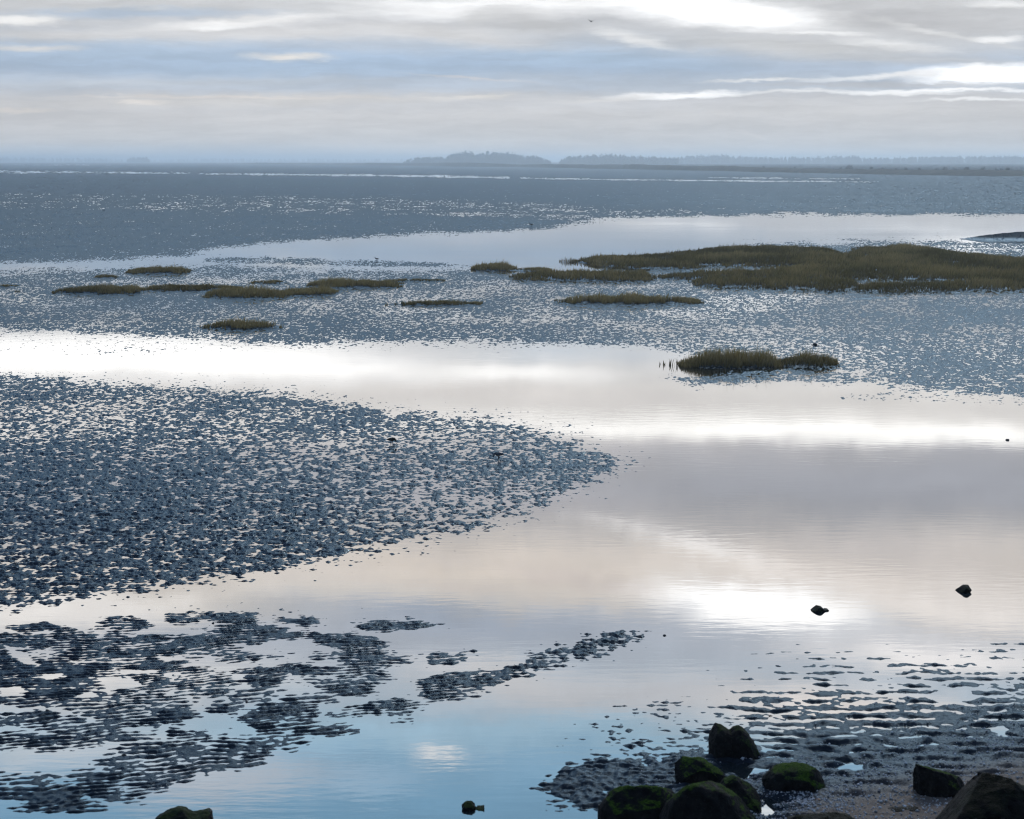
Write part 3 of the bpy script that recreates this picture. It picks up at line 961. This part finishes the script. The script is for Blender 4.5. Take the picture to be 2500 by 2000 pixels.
def grass_patch(poly, height, per_m2, seed, width=.022, tint0=.4, gaps=.12, cap=90000, dome=False):
    """blades of cord grass on the ground inside an outline; returns the mesh in coordinates about its base point"""
    rng = np.random.default_rng(seed)
    g = [at(x, y) for x, y in poly]
    x0, x1 = min(p.x for p in g), max(p.x for p in g); y0, y1 = min(p.y for p in g), max(p.y for p in g)
    n = int(min((x1 - x0) * (y1 - y0) * per_m2, cap))
    X = rng.uniform(x0, x1, n); Y = rng.uniform(y0, y1, n)
    px, py = to_px(X, Y)
    ed = edge_d(px, py, poly, 5.0)
    rag = vnoise(X / .9, Y / 1.4, seed) * 16 + vnoise(X / .25, Y / .4, seed + 1) * 10
    stray = rng.uniform(0, 1, n) < .05
    ins = in_poly(px, py, poly)
    keep = (ins & (ed + rag > 4)) | (~ins & (ed < 14) & (rag > 4)) | (~ins & (ed < 26) & stray)
    keep &= ~((vnoise(X / 2.6, Y / 6.0, seed + 2) > 1 - gaps * 3.2) & ins)
    X, Y, ed, ins = X[keep], Y[keep], ed[keep], ins[keep]
    n = len(X)
    clump = vnoise(X / .8, Y / 1.3, seed + 3)
    clump2 = vnoise(X / 3.5, Y / 7.0, seed + 6)
    edge_h = np.where(ins, np.clip(.46 + ed / 50, .46, 1.0), .40)
    hh = height * .88 * edge_h * (1 + .34 * clump + .26 * clump2) * rng.uniform(.45, 1.2, n)
    hh *= np.where(rng.uniform(0, 1, n) < .035, 1.4, 1.0)
    if dome:
        u = (X - (x0 + x1) / 2) / ((x1 - x0) / 2)
        hh *= np.clip(1.05 - (.40 if cap > 90000 else .22) * np.abs(u) ** 2.4 + .16 * clump2, .3, 1.2)
    ang = rng.uniform(0, 2 * math.pi, n)
    lean = rng.uniform(.05, .42, n) * hh
    lx, ly = np.cos(ang) * lean + .10 * hh, np.sin(ang) * lean
    wa_ = rng.uniform(0, math.pi, n)
    wx, wy = np.cos(wa_) * width * rng.uniform(.7, 1.4, n), np.sin(wa_) * width * .6
    zb = np.full(n, -.02)
    base = np.stack([X, Y, zb], -1)
    tip = base + np.stack([lx, ly, hh], -1)
    mid = base + np.stack([lx * .38, ly * .38, hh * .58], -1)
    w3 = np.stack([wx, wy, wx * 0], -1)
    V = np.stack([base - w3, base + w3, mid - w3 * .8, mid + w3 * .8, tip], 1)
    org = np.array([(x0 + x1) / 2, (y0 + y1) / 2, 0.0])
    V = V - org
    b = (np.arange(n) * 5)[:, None]
    T = np.concatenate([b + np.array([[0, 1, 3]]), b + np.array([[0, 3, 2]]), b + np.array([[2, 3, 4]])], 0)
    tint = np.clip(tint0 + .6 * clump2 + .35 * clump + rng.normal(0, .2, n), 0, 1)
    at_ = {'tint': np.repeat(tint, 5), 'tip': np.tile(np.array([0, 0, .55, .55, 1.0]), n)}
    return mesh_np("marsh_grass", V.reshape(-1, 3), T, gm.m, False, at_), Vector(org)


TUS_LAB = [
    "short upright block of yellow-green grass standing alone furthest back on the left",
    "small dark tuft of grass beside the tall upright grass block",
    "low grass tuft cut by the left picture edge",
    "tiny sprig of low grass just below the tuft at the left edge",
    "dark green left end of the long grass strip on the left flats",
    "middle stretch of the long grass strip, behind its lightest clump",
    "light olive clump bulging forward from the long grass strip",
    "pale right end of the long grass strip",
    "thin sparse line of grass behind the light olive clump",
    "low olive grass strip right of the sparse line, below the wading bird",
    "thin flat tail of grass trailing right from the low olive strip",
    "narrow even grass strip beside a small puddle in the middle flats",
    "lone low olive tussock just above the bright white pool on the left",
    "long straight grass strip in front of the big marsh",
    "larger rounded tussock on a mud hump by the bright pool",
    "smaller rounded tussock joined to the right of the mud hump tussock",
    "grass head reaching left into the pale pond in front of the marsh",
    "low grass sloping from the pond-side head toward the marsh",
]
for i, (cx, cy, rx, ry, hh) in enumerate(TUSSOCKS):
    near = cy > 850
    me, org = grass_patch(ell(cx, cy, rx, ry, 22), hh, 900 if near else 520, 500 + i, .008 if near else .013,
                          (.62 if i in (0, 6, 7, 9, 12, 13) else .42), 0, dome=True, cap=95000 if near else 90000)
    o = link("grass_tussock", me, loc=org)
    tag(o, TUS_LAB[i], "grass tussock", "grass tussocks on the mud flats")
# sparse stems running out into the pool beside the mud hump tussock and the lone tussock
MAR_LAB = ["dark marsh grass tongue reaching furthest into the pale pond", "low back strip of marsh grass against the pale pond", "right back block of the big marsh running out of the picture",
           "narrow front strip of marsh grass on the left of the creek", "broad middle block of the big olive marsh", "dark front hump of the big marsh above the grey mud",
           "right front block of marsh grass running out of the picture"]
for i, p in enumerate(MARSH):
    me, org = grass_patch(p, .42, 150, 600 + i, .019, (.24, .20, .26, .42, .28, .32, .34)[i], .13, 110000)
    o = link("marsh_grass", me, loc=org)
    tag(o, MAR_LAB[i], "marsh grass", "blocks of the big marsh", "thing")
for (cx, cy, rx, ry, hh, lab) in ((1650, 892, 44, 4, .34, "sparse grass stems standing in the bright pool beside the mud hump"),
                                  (497, 801, 30, 3, .34, "few thin grass stems standing in water left of the lone low tussock"),
                                  (1352, 737, 24, 3, .34, "few grass stems at the left tip of the long straight strip"),
                                  (1390, 640, 26, 3, .42, "thin stems at the pond end of the dark marsh tongue")):
    me, org = grass_patch(ell(cx, cy, rx, ry, 16), hh, 70, int(700 + cx), .010, .35, .02)
    o = link("sparse_grass", me, loc=org)
    tag(o, lab, "grass stems", None, "thing")

# ------------------------------------------------------------------ rocks
rk = Mat("mossy_rock")
g_ = rk.n('ShaderNodeNewGeometry')
sn = rk.n('ShaderNodeSeparateXYZ'); rk.l(g_.outputs['Normal'], sn.inputs[0])
oc = rk.objco()
ra, rb, rc = rk.noise(oc, 3.0, 5, .6), rk.noise(oc, 14.0, 4, .65), rk.noise(oc, 60.0, 3, .6)
stone = rk.mix(rk.rng(rb, .3, .7), (.004, .0045, .005), (.013, .013, .0125))
stone = rk.mix(rk.rng(rc, .58, .72, 0, .5), stone, (.045, .045, .042))
mossc = rk.mix(rk.rng(rc, .3, .7), (.015, .038, .004), (.085, .15, .018))
mf = rk.math('ADD', rk.math('MULTIPLY', sn.outputs[2], .70), rk.math('ADD', rk.math('MULTIPLY', ra, 1.5), -.95))
oi = rk.n('ShaderNodeObjectInfo')
mossamt = rk.math('MULTIPLY', rk.rng(mf, .20, .42), rk.math('MULTIPLY', oi.outputs['Alpha'], 1.0))
stone = rk.mix(1.0, stone, oi.outputs['Color'], 'MULTIPLY')
col_r = rk.mix(mossamt, stone, mossc)
hr = rk.math('ADD', rk.math('MULTIPLY', rb, .6), rk.math('MULTIPLY', rc, .4))
rk.principled(col_r, rk.math('ADD', .6, rk.math('MULTIPLY', mossamt, .35)), .05, rk.bump(hr, 1.0, .04))


def rock_mesh(hulls, seed, voxel, amp, cuts=26):
    """hulls: lists of points (m); their convex hulls are fused by a voxel remesh, then weathered with noise"""
    bm = bmesh.new()
    for pts in hulls:
        b2 = bmesh.new()
        for p in pts:
            b2.verts.new(p)
        bmesh.ops.convex_hull(b2, input=b2.verts[:])
        loose = [v for v in b2.verts if not v.link_faces]
        bmesh.ops.delete(b2, geom=loose, context='VERTS')
        m2 = bpy.data.meshes.new("t"); b2.to_mesh(m2); b2.free()
        bm.from_mesh(m2); bpy.data.meshes.remove(m2)
    me = bpy.data.meshes.new("t"); bm.to_mesh(me); bm.free()
    ob = bpy.data.objects.new("t", me); COL.objects.link(ob)
    md = ob.modifiers.new("r", 'REMESH'); md.mode = 'VOXEL'; md.voxel_size = voxel
    dg = bpy.context.evaluated_depsgraph_get()
    out = bpy.data.meshes.new_from_object(ob.evaluated_get(dg))
    bpy.data.objects.remove(ob); bpy.data.meshes.remove(me)
    n = len(out.vertices)
    size = max((Vector(v.co).length for v in out.vertices))
    rr = random.Random(seed * 17)
    co = np.empty(n * 3, dtype=np.float32); out.vertices.foreach_get('co', co); co = co.reshape(-1, 3)
    for _ in range(cuts):                                       # split faces, as quarried stone breaks
        nv = np.array(Vector((rr.gauss(0, 1), rr.gauss(0, 1), rr.gauss(.25, .8))).normalized())
        d_ = co @ nv
        e = np.maximum(d_ - d_.max() * rr.uniform(.74, .96), 0)
        co -= e[:, None] * nv[None] * .9
    out.vertices.foreach_set('co', co.ravel())
    out.update()
    for v in out.vertices:
        p = v.co + Vector((seed * 3.1, seed * 1.7, seed * .9))
        q = p * (2.2 / size)
        # broad facets, then smaller chips and pits
        cell = mnoise.cell_vector(q * 1.3)
        f1 = mnoise.noise(q * 1.1) * .55 + mnoise.noise(q * 2.6) * .35
        vd = mnoise.voronoi(q * 1.7)[0]
        f2 = (vd[1] - vd[0]) * .5 - .2
        f3 = mnoise.noise(q * 6.5) * .20 + mnoise.noise(q * 14) * .10
        v.co += v.normal * amp * size * (f1 * .6 + f2 * .7 + f3 * .8)
    out.polygons.foreach_set('use_smooth', np.full(len(out.polygons), True))
    out.materials.append(rk.m)
    return out


def rock(name, base_px, Y, outline, depth, label, cat, moss, seed, group=None, amp=.075, z0=0.0, extra=()):
    """outline: (column, row) points of the silhouette; it is given its own distance Y, real size and a depth in metres"""
    s = px_per_m(Y) * .91
    c = at_depth(base_px, Y, z0)
    hulls = []
    for ol in (outline,) + tuple(extra):
        pts = []
        cx = sum(p[0] for p in ol) / len(ol)
        zlow = min((c.z + (to_px(c.x, Y, z0)[1] - p[1]) / s) for p in ol)
        cz = (max(p[1] for p in ol) + min(p[1] for p in ol)) / 2
        for (px, py) in ol:
            x = (px - base_px) / s; z = (to_px(c.x, Y, z0)[1] - py) / s
            xc = (cx - base_px) / s
            zc = (to_px(c.x, Y, z0)[1] - max(p[1] for p in ol)) / s
            pts.append((x, 0, z))
            for (dy, k_) in ((.30, .93), (-.30, .93), (.5, .70), (-.5, .66)):
                pts.append((xc + (x - xc) * k_, dy * depth, zc + (z - zc) * (k_ if z > zc + .02 else 1)))
        hulls.append(pts)
    ext = max(max(abs(p[0]) for h in hulls for p in h), .05)
    me = rock_mesh(hulls, seed, max(ext / 32, .003), amp, 7 if extra else 15)
    me.name = name
    o = link(name, me, loc=c)
    d_ = .30 if moss < .12 and ext > .25 else 1.0
    o.color = (d_, d_, d_, moss)
    tag(o, label, cat, group)
    return o


B_ = lambda *a: k(*a)     # outlines traced on the smaller proof of the photograph
rock("rock", 1545 * K, row_depth(1588 * K), B_((1497, 1592), (1497, 1552), (1501, 1536), (1509, 1527), (1520, 1530), (1533, 1537), (1540, 1545), (1560, 1592)), .42,
     "dark twin-peaked rock standing in shallow water behind the mossy cluster", "rock", .35, 1,
     extra=(B_((1530, 1592), (1532, 1545), (1543, 1534), (1552, 1530), (1560, 1535), (1574, 1549), (1586, 1567), (1596, 1584), (1592, 1592)),))
rock("rock", 1470 * K, row_depth(1648 * K), B_((1424, 1650), (1420, 1620), (1424, 1604), (1436, 1598), (1446, 1604), (1462, 1602), (1490, 1601), (1508, 1607), (1518, 1622), (1524, 1650)), .38,
     "green topped rock directly behind the biggest mossy front rock", "rock", .95, 2)
rock("rock", 1345 * K, row_depth(1718 * K), B_((1266, 1725), (1266, 1694), (1275, 1678), (1297, 1664), (1325, 1652), (1360, 1648), (1400, 1648), (1424, 1656), (1428, 1690), (1420, 1728)), .55,
     "long low mossy rock on the left of the cluster beside the water", "rock", 1.0, 3)
rock("rock", 1560 * K, row_depth(1700 * K), B_((1516, 1705), (1516, 1662), (1526, 1646), (1548, 1636), (1566, 1640), (1580, 1655), (1596, 1676), (1600, 1700), (1598, 1712)), .45,
     "dark rock behind the right shoulder of the biggest mossy front rock", "rock", .7, 4)
rock("rock", 1500 * K, row_depth(1760 * K), B_((1392, 1770), (1398, 1722), (1410, 1680), (1426, 1656), (1446, 1640), (1466, 1638), (1492, 1648), (1520, 1660), (1548, 1684), (1580, 1698), (1600, 1714), (1606, 1770)), .75,
     "biggest mossy front rock, dark with green crown, cut by the bottom edge", "rock", .9, 5)
rock("rock", 1672 * K, row_depth(1662 * K), B_((1600, 1660), (1610, 1640), (1628, 1622), (1650, 1614), (1690, 1612), (1714, 1618), (1724, 1634), (1733, 1660), (1720, 1668)), .48,
     "flat-topped mossy rock on the sand right of the cluster", "rock", .95, 6)
rock("rock", 1972 * K, row_depth(1682 * K), B_((1926, 1682), (1924, 1648), (1928, 1616), (1938, 1600), (1952, 1598), (1968, 1606), (1986, 1624), (2006, 1636), (2028, 1646), (2034, 1664), (2010, 1684)), .40,
     "upright green wedge-shaped rock standing on shelly sand", "rock", .8, 7)
rock("boulder", 2085 * K, row_depth(1800 * K), B_((1930, 1830), (1950, 1752), (1985, 1702), (2010, 1670), (2036, 1640), (2056, 1628), (2080, 1624), (2104, 1630), (2120, 1644), (2140, 1664), (2180, 1690), (2250, 1760), (2260, 1830)), 1.1,
     "huge bare black boulder filling the bottom right corner", "boulder", .06, 8, amp=.045)
rock("rock", 1902 * K, row_depth(1722 * K), B_((1842, 1722), (1862, 1708), (1880, 1703), (1906, 1702), (1926, 1700), (1944, 1706), (1966, 1714), (1968, 1724)), .26,
     "flat black stone lying on the sand left of the black boulder", "rock", .05, 9)
rock("rock", 1725 * K, row_depth(1770 * K), B_((1640, 1772), (1654, 1732), (1690, 1719), (1716, 1718), (1740, 1713), (1766, 1717), (1790, 1722), (1812, 1740), (1820, 1772)), .5,
     "black rock top along the bottom edge between cluster and boulder", "rock", .1, 10)
rock("rock", 2158 * K, row_depth(1700 * K), B_((2138, 1690), (2142, 1668), (2154, 1659), (2176, 1660), (2196, 1672), (2200, 1696)), .35,
     "small dark rock at the right edge behind the black boulder", "rock", .3, 11)
rock("rock", 386 * K, row_depth(1762 * K), B_((318, 1764), (330, 1728), (350, 1715), (372, 1707), (386, 1708), (394, 1715), (404, 1717), (412, 1764)), .5,
     "jagged dark rock at the bottom edge on the left", "rock", .35, 12,
     extra=(B_((380, 1764), (384, 1718), (404, 1716), (424, 1714), (434, 1711), (440, 1716), (444, 1764)),))
rock("rock", 986 * K, row_depth(1702 * K), B_((974, 1704), (974, 1696), (979, 1690), (987, 1688), (995, 1691), (1000, 1697), (1001, 1705)), .18,
     "small dark double rock alone in the blue water", "rock", .4, 13, amp=.11,
     extra=(B_((998, 1705), (1002, 1700), (1012, 1699), (1020, 1701), (1024, 1704)),))
rock("rock", 1722 * K, row_depth(1286 * K), B_((1707, 1287), (1714, 1280), (1720, 1276), (1728, 1278), (1734, 1283), (1738, 1287)), .26,
     "small dark peaked rock in the white glare of the pool", "rock", .15, 14, amp=.05,
     extra=(B_((1732, 1287), (1736, 1283.5), (1742, 1284), (1744, 1287)),))
rock("rock", 2029 * K, row_depth(1245 * K), B_((2012, 1246), (2018, 1241), (2024, 1237), (2030, 1233), (2038, 1233), (2043, 1241), (2042, 1246)), .28,
     "small dark rock in the grey pool, right of and beyond the glare", "rock", .15, 15, amp=.05)

stn = Mat("dark_stone")
stn.principled(stn.mix(stn.noise(stn.objco(), 30, 3), (.012, .015, .018), (.05, .052, .05)), .5, .4)
br = random.Random(5)


def pebble_mesh(seed, mat, sub=2):
    bm = bmesh.new()
    bmesh.ops.create_icosphere(bm, subdivisions=sub, radius=1.0)
    for v in bm.verts:
        q = v.co * 1.2 + Vector((seed * 5.3, seed, -seed))
        v.co = Vector((v.co.x * 1.15, v.co.y * .9, v.co.z * .75)) * (1 + .28 * mnoise.noise(q) + .12 * mnoise.noise(q * 3))
    me = bpy.data.meshes.new("stone")
    bm.to_mesh(me); bm.free()
    me.polygons.foreach_set('use_smooth', np.full(len(me.polygons), True))
    me.materials.append(mat)
    return me


PEB = [pebble_mesh(i, stn.m) for i in range(3)]
for i, (c, r, wpx, lab) in enumerate((
        (1990, 843, 11, "dark stone on the speckled flats above the mud hump tussock"),
        (902, 1325, 8, "dark stone on the pool-side edge of the lumpy bank"),
        (1085, 1649, 8, "round dark stone on top of the diagonal mud bar"),
        (265, 1592, 7, "dark stone near the top of the rippled bars"),
        (116, 1737, 10, "dark stone beside pale pools at the lower left"),
        (602, 1714, 8, "dark stone in the water between the rippled bars"),
        (303, 1845, 12, "dark stone on the lowest left mud bars"),
        (520, 1522, 7, "dark stone in water above the rippled bars"),
        (2460, 1075, 9, "dark lump at the right edge of the bright white pool"),
        (1622, 1552, 8, "dark stone lying in the pool beside the ripple islands"))):
    p = at(c, r)
    p.z = max(float(mud_height(np.array([p.x]), np.array([p.y]), np.array([.03]))[0][0]), 0.0)
    o = link("stone", PEB[i % 3], loc=p)
    s = wpx / px_per_m(p.y) * .5
    o.scale = (s, s, s * 1.1)
    o.rotation_euler.z = i * 1.1
    tag(o, lab, "stone")

# ------------------------------------------------------------------ shells and gravel at the foot of the dike
shm = Mat("shell_grit")
sa = shm.attr('shade')
shm.principled(shm.mix(sa, (.08, .08, .082), (.72, .72, .70)), .55, .4)
n = 42000
spx = RNG.uniform(1560, 2600, n); spy = RNG.uniform(1690, 2060, n)
Xs = np.empty(n); Ys = np.empty(n)
q = (1000.0 - spy) / F
Ys = H * (CT + q * ST) / (ST - q * CT)
Xs = (spx - 1250) / F * (Ys * CT + H * ST)
dens = sstep(1700, 1960, spy - (spx < 2150) * 60 + (spx - 2000) * .12) * .20 + .02
for (cx, cy, rx, ry, a) in ((1950, 1965, 210, 50, .9), (1850, 1940, 120, 40, .6), (2250, 1905, 130, 25, .3), (2420, 1830, 120, 40, .35), (2100, 1900, 120, 40, .25), (2000, 1990, 200, 20, .6)):
    dens = np.maximum(dens, a * np.exp(-((spx - cx) / rx) ** 2 - ((spy - cy) / ry) ** 2))
dens *= .6 + .5 * vnoise(Xs / .35, Ys / .5, 77)
Zs, Ls, _ = mud_height(Xs, Ys, np.full(n, .02))
keep = (RNG.uniform(0, 1, n) < dens) & (Zs > .004)
Xs, Ys, Zs = Xs[keep], Ys[keep], Zs[keep]
n = len(Xs)
oct_ = np.array([(1, 0, 0), (.3, .8, .1), (-.8, .5, 0), (-.6, -.7, 0), (.5, -.8, 0), (0.1, 0, .75), (.3, .1, -.5)], dtype=float)
tri = np.array([(0, 1, 5), (1, 2, 5), (2, 3, 5), (3, 4, 5), (4, 0, 5), (1, 0, 6), (2, 1, 6), (3, 2, 6), (4, 3, 6), (0, 4, 6)])
sz = RNG.uniform(.005, .015, n) * np.where(RNG.uniform(0, 1, n) < .10, 1.6, 1)
an = RNG.uniform(0, 6.28, n)
ca, sa_ = np.cos(an), np.sin(an)
tilt = RNG.uniform(-.6, .6, (n, 2))
lx = oct_[None, :, 0] * RNG.uniform(.8, 1.3, (n, 1)); ly = oct_[None, :, 1] * RNG.uniform(.6, 1.1, (n, 1)); lz = oct_[None, :, 2] + lx * tilt[:, :1] * .5 + ly * tilt[:, 1:] * .5
VX = Xs[:, None] + (lx * ca[:, None] - ly * sa_[:, None]) * sz[:, None]
VY = Ys[:, None] + (lx * sa_[:, None] + ly * ca[:, None]) * sz[:, None]
VZ = Zs[:, None] + (lz + .25) * sz[:, None]
T = (np.arange(n) * 7)[:, None, None] + tri[None]
shade = np.clip(RNG.beta(1.9, 1.1, n) * 1.15, 0, 1)
sh = link("shell_gravel", mesh_np("shell_gravel", np.stack([VX, VY, VZ], -1).reshape(-1, 3), T.reshape(-1, 3), shm.m, True, {'shade': np.repeat(shade, 7)}))
tag(sh, kind='stuff')

# a few broken shells big enough to pick out
orm = Mat("orange_shell")
orm.principled(orm.mix(orm.noise(orm.objco(), 2.0, 3), (.22, .10, .05), (.34, .20, .11)), .5, .4)


def shell_mesh(mat):
    """a half cockle: domed fan with radiating ribs and a beak"""
    V, Q = [], []
    nu, nv = 22, 7
    for j in range(nv):
        r = j / (nv - 1)
        for i in range(nu):
            t = math.pi * (-.92 + 1.84 * i / (nu - 1))
            rr = r * (1 + .035 * math.cos(i * math.pi))
            V.append((rr * math.sin(t) * .95, rr * math.cos(t) + .25 * (1 - r), .55 * math.sqrt(max(0, 1 - r * r * .96)) + .02 * math.cos(i * math.pi)))
    for j in range(nv - 1):
        for i in range(nu - 1):
            Q.append((j * nu + i, j * nu + i + 1, (j + 1) * nu + i + 1, (j + 1) * nu + i))
    return mesh_np("cockle_shell", V, Q, mat, True)


orange_me = shell_mesh(orm.m)
for (c, r, wpx, lab) in ((1996, 1966, 16, "orange-brown cockle shell among pale grit beside the mossy cluster"), (1881, 1748, 10, "small reddish shell on a ripple above the twin-peaked rock's right side"),
                         (1331, 1912, 9, "small orange shell on the tip of the sand spit")):
    p = at(c, r)
    z = float(mud_height(np.array([p.x]), np.array([p.y]), np.array([.02]))[0][0])
    o = link("cockle_shell", orange_me, loc=(p.x, p.y, max(z, 0) - .002))
    s = wpx / px_per_m(p.y) * .5
    o.scale = (s, s, s); o.rotation_euler = (.2, .1, c)
    tag(o, lab, "shell")

# ------------------------------------------------------------------ birds
def plain(name, c, rough=.7):
    m_ = Mat(name)
    m_.principled(m_.mix(m_.noise(m_.objco(), 60, 3), c, tuple(x * 1.6 for x in c)), rough, .2)
    return m_.m


FEA_D, FEA_G, LEG_D, LEG_R = plain("dark_feathers", (.022, .026, .030)), plain("grey_feathers", (.055, .065, .075)), plain("dark_leg", (.02, .02, .02)), plain("red_leg", (.22, .06, .04))
FEA_B = Mat("brown_feathers")
bz = FEA_B.n('ShaderNodeSeparateXYZ'); FEA_B.l(FEA_B.objco(), bz.inputs[0])
FEA_B.principled(FEA_B.mix(FEA_B.rng(bz.outputs[2], .085, .12), (.30, .28, .25), FEA_B.mix(FEA_B.noise(FEA_B.objco(), 70, 3), (.02, .024, .022), (.07, .06, .045))), .7, .2)
FEA_B = FEA_B.m


def skin(name, chain, mat, parent=None, sub=2):
    """one continuous surface grown along a chain of (point, (rx, ry))"""
    me = bpy.data.meshes.new(name)
    me.from_pydata([p for p, _ in chain], [(i, i + 1) for i in range(len(chain) - 1)], [])
    ob = bpy.data.objects.new(name, me); COL.objects.link(ob)
    md = ob.modifiers.new("skin", 'SKIN'); md.use_smooth_shade = True
    for v, (_, r) in zip(me.skin_vertices[0].data, chain):
        v.radius = r if isinstance(r, tuple) else (r, r)
    me.skin_vertices[0].data[0].use_root = True
    sb = ob.modifiers.new("sub", 'SUBSURF'); sb.levels = sub; sb.render_levels = sub
    dg = bpy.context.evaluated_depsgraph_get()
    out = bpy.data.meshes.new_from_object(ob.evaluated_get(dg))
    bpy.data.objects.remove(ob); bpy.data.meshes.remove(me)
    out.materials.append(mat) if not out.materials else out.materials.__setitem__(0, mat)
    return link(name, out, parent)


def bird(loc, heading, scale, head, feathers, legm, label, group=None):
    """a small wader about 0.27 m long; local +X is forward. head: 'up', 'level' or 'down'"""
    t = bpy.data.objects.new("wading_bird", None); COL.objects.link(t)
    t.location = loc; t.rotation_euler.z = heading; t.scale = (scale,) * 3
    tag(t, label, "bird", group)
    hp = {'up': [(.085, 0, .175), (.098, 0, .215), (.112, 0, .238)], 'level': [(.09, 0, .165), (.118, 0, .178), (.142, 0, .184)], 'down': [(.085, 0, .132), (.105, 0, .098), (.116, 0, .072)]}[head]
    skin("body", [((-.135, 0, .120), (.006, .012)), ((-.085, 0, .126), (.020, .026)), ((-.03, 0, .130), (.042, .044)), ((.03, 0, .135), (.046, .046)), ((.066, 0, .148), (.034, .032)),
                  (hp[0], (.020, .020)), (hp[1], (.021, .021)), (hp[2], (.017, .016))], feathers, t)
    d = {'up': (1, 0, -.12), 'level': (1, 0, -.15), 'down': (.45, 0, -1)}[head]
    h = Vector(hp[2]); d = Vector(d).normalized()
    skin("bill", [(tuple(h + d * .010), .0065), (tuple(h + d * .035), .004), (tuple(h + d * .062), .0018)], legm, t, 1)
    for s, fx in ((1, .012), (-1, -.018)):
        skin("leg", [((0, s * .018, .100), .0075), ((-.012 + fx * .4, s * .020, .055), .0045), ((fx, s * .021, .004), .004), ((fx + .024, s * .022, .002), .003)], legm, t, 1)
    return t


def gz(c, r):
    p = at(c, r)
    z = float(mud_height(np.array([p.x]), np.array([p.y]), np.array([.05]))[0][0])
    return at(c, r, max(z, -.01))


p = at(920, 636.5)
bird((p.x, p.y, -.03), math.radians(180), 1.05, 'up', FEA_D, LEG_D, "dark wading bird standing in the pale pond above its own reflection")
bird(gz(1297, 553), math.radians(175), 1.5, 'up', FEA_D, LEG_D, "dark bird with raised neck at the tip of the dark mud tongue")
bird(gz(957, 1088), math.radians(-35), 1.0, 'down', FEA_B, LEG_R, "brown backed bird with reddish legs feeding on the lumpy bank")
bird(gz(1216, 1124), math.radians(200), .95, 'down', FEA_G, LEG_D, "grey bird bent down feeding near the right tip of the lumpy bank")
# a gull far off over the flats
fb = bpy.data.objects.new("flying_bird", None); COL.objects.link(fb)
yb = 140.0
fb.location = (at_depth(1443, yb, H).x, yb, H + (HOR - 59) / F * yb)
fb.rotation_euler = (0, .35, 2.2)
tag(fb, "tiny dark bird flying against the grey cloud near the top", "bird")
skin("body", [((-.10, 0, 0), .012), ((-.03, 0, 0), .03), ((.05, 0, .005), .028), ((.10, 0, .012), .016), ((.13, 0, .008), .006)], FEA_D, fb)
for s in (1, -1):
    skin("wing", [((.02, s * .02, .01), (.03, .010)), ((.03, s * .10, .07), (.032, .006)), ((0, s * .20, .10), (.024, .005)), ((-.05, s * .30, .09), (.008, .003))], FEA_D, fb, 1)

# ------------------------------------------------------------------ sea haze
hz = bpy.data.materials.new("haze"); hz.use_nodes = True
ht = hz.node_tree; ht.nodes.clear()
ho = ht.nodes.new('ShaderNodeOutputMaterial'); hv = ht.nodes.new('ShaderNodeVolumePrincipled')
hv.inputs['Color'].default_value = (.78, .905, 1.0, 1)
hv.inputs['Density'].default_value = .00033
hv.inputs['Anisotropy'].default_value = .70
ht.links.new(hv.outputs[0], ho.inputs['Volume'])
bm = bmesh.new()
bmesh.ops.create_cube(bm, size=1.0)
for v in bm.verts:
    v.co = Vector((v.co.x * 2 * (S + 150), (S + 150) if v.co.y > 0 else -450, 23.0 if v.co.z > 0 else -1.5))
hme = bpy.data.meshes.new("haze"); bm.to_mesh(hme); bm.free(); hme.materials.append(hz)
tag(link("haze", hme), kind='stuff')
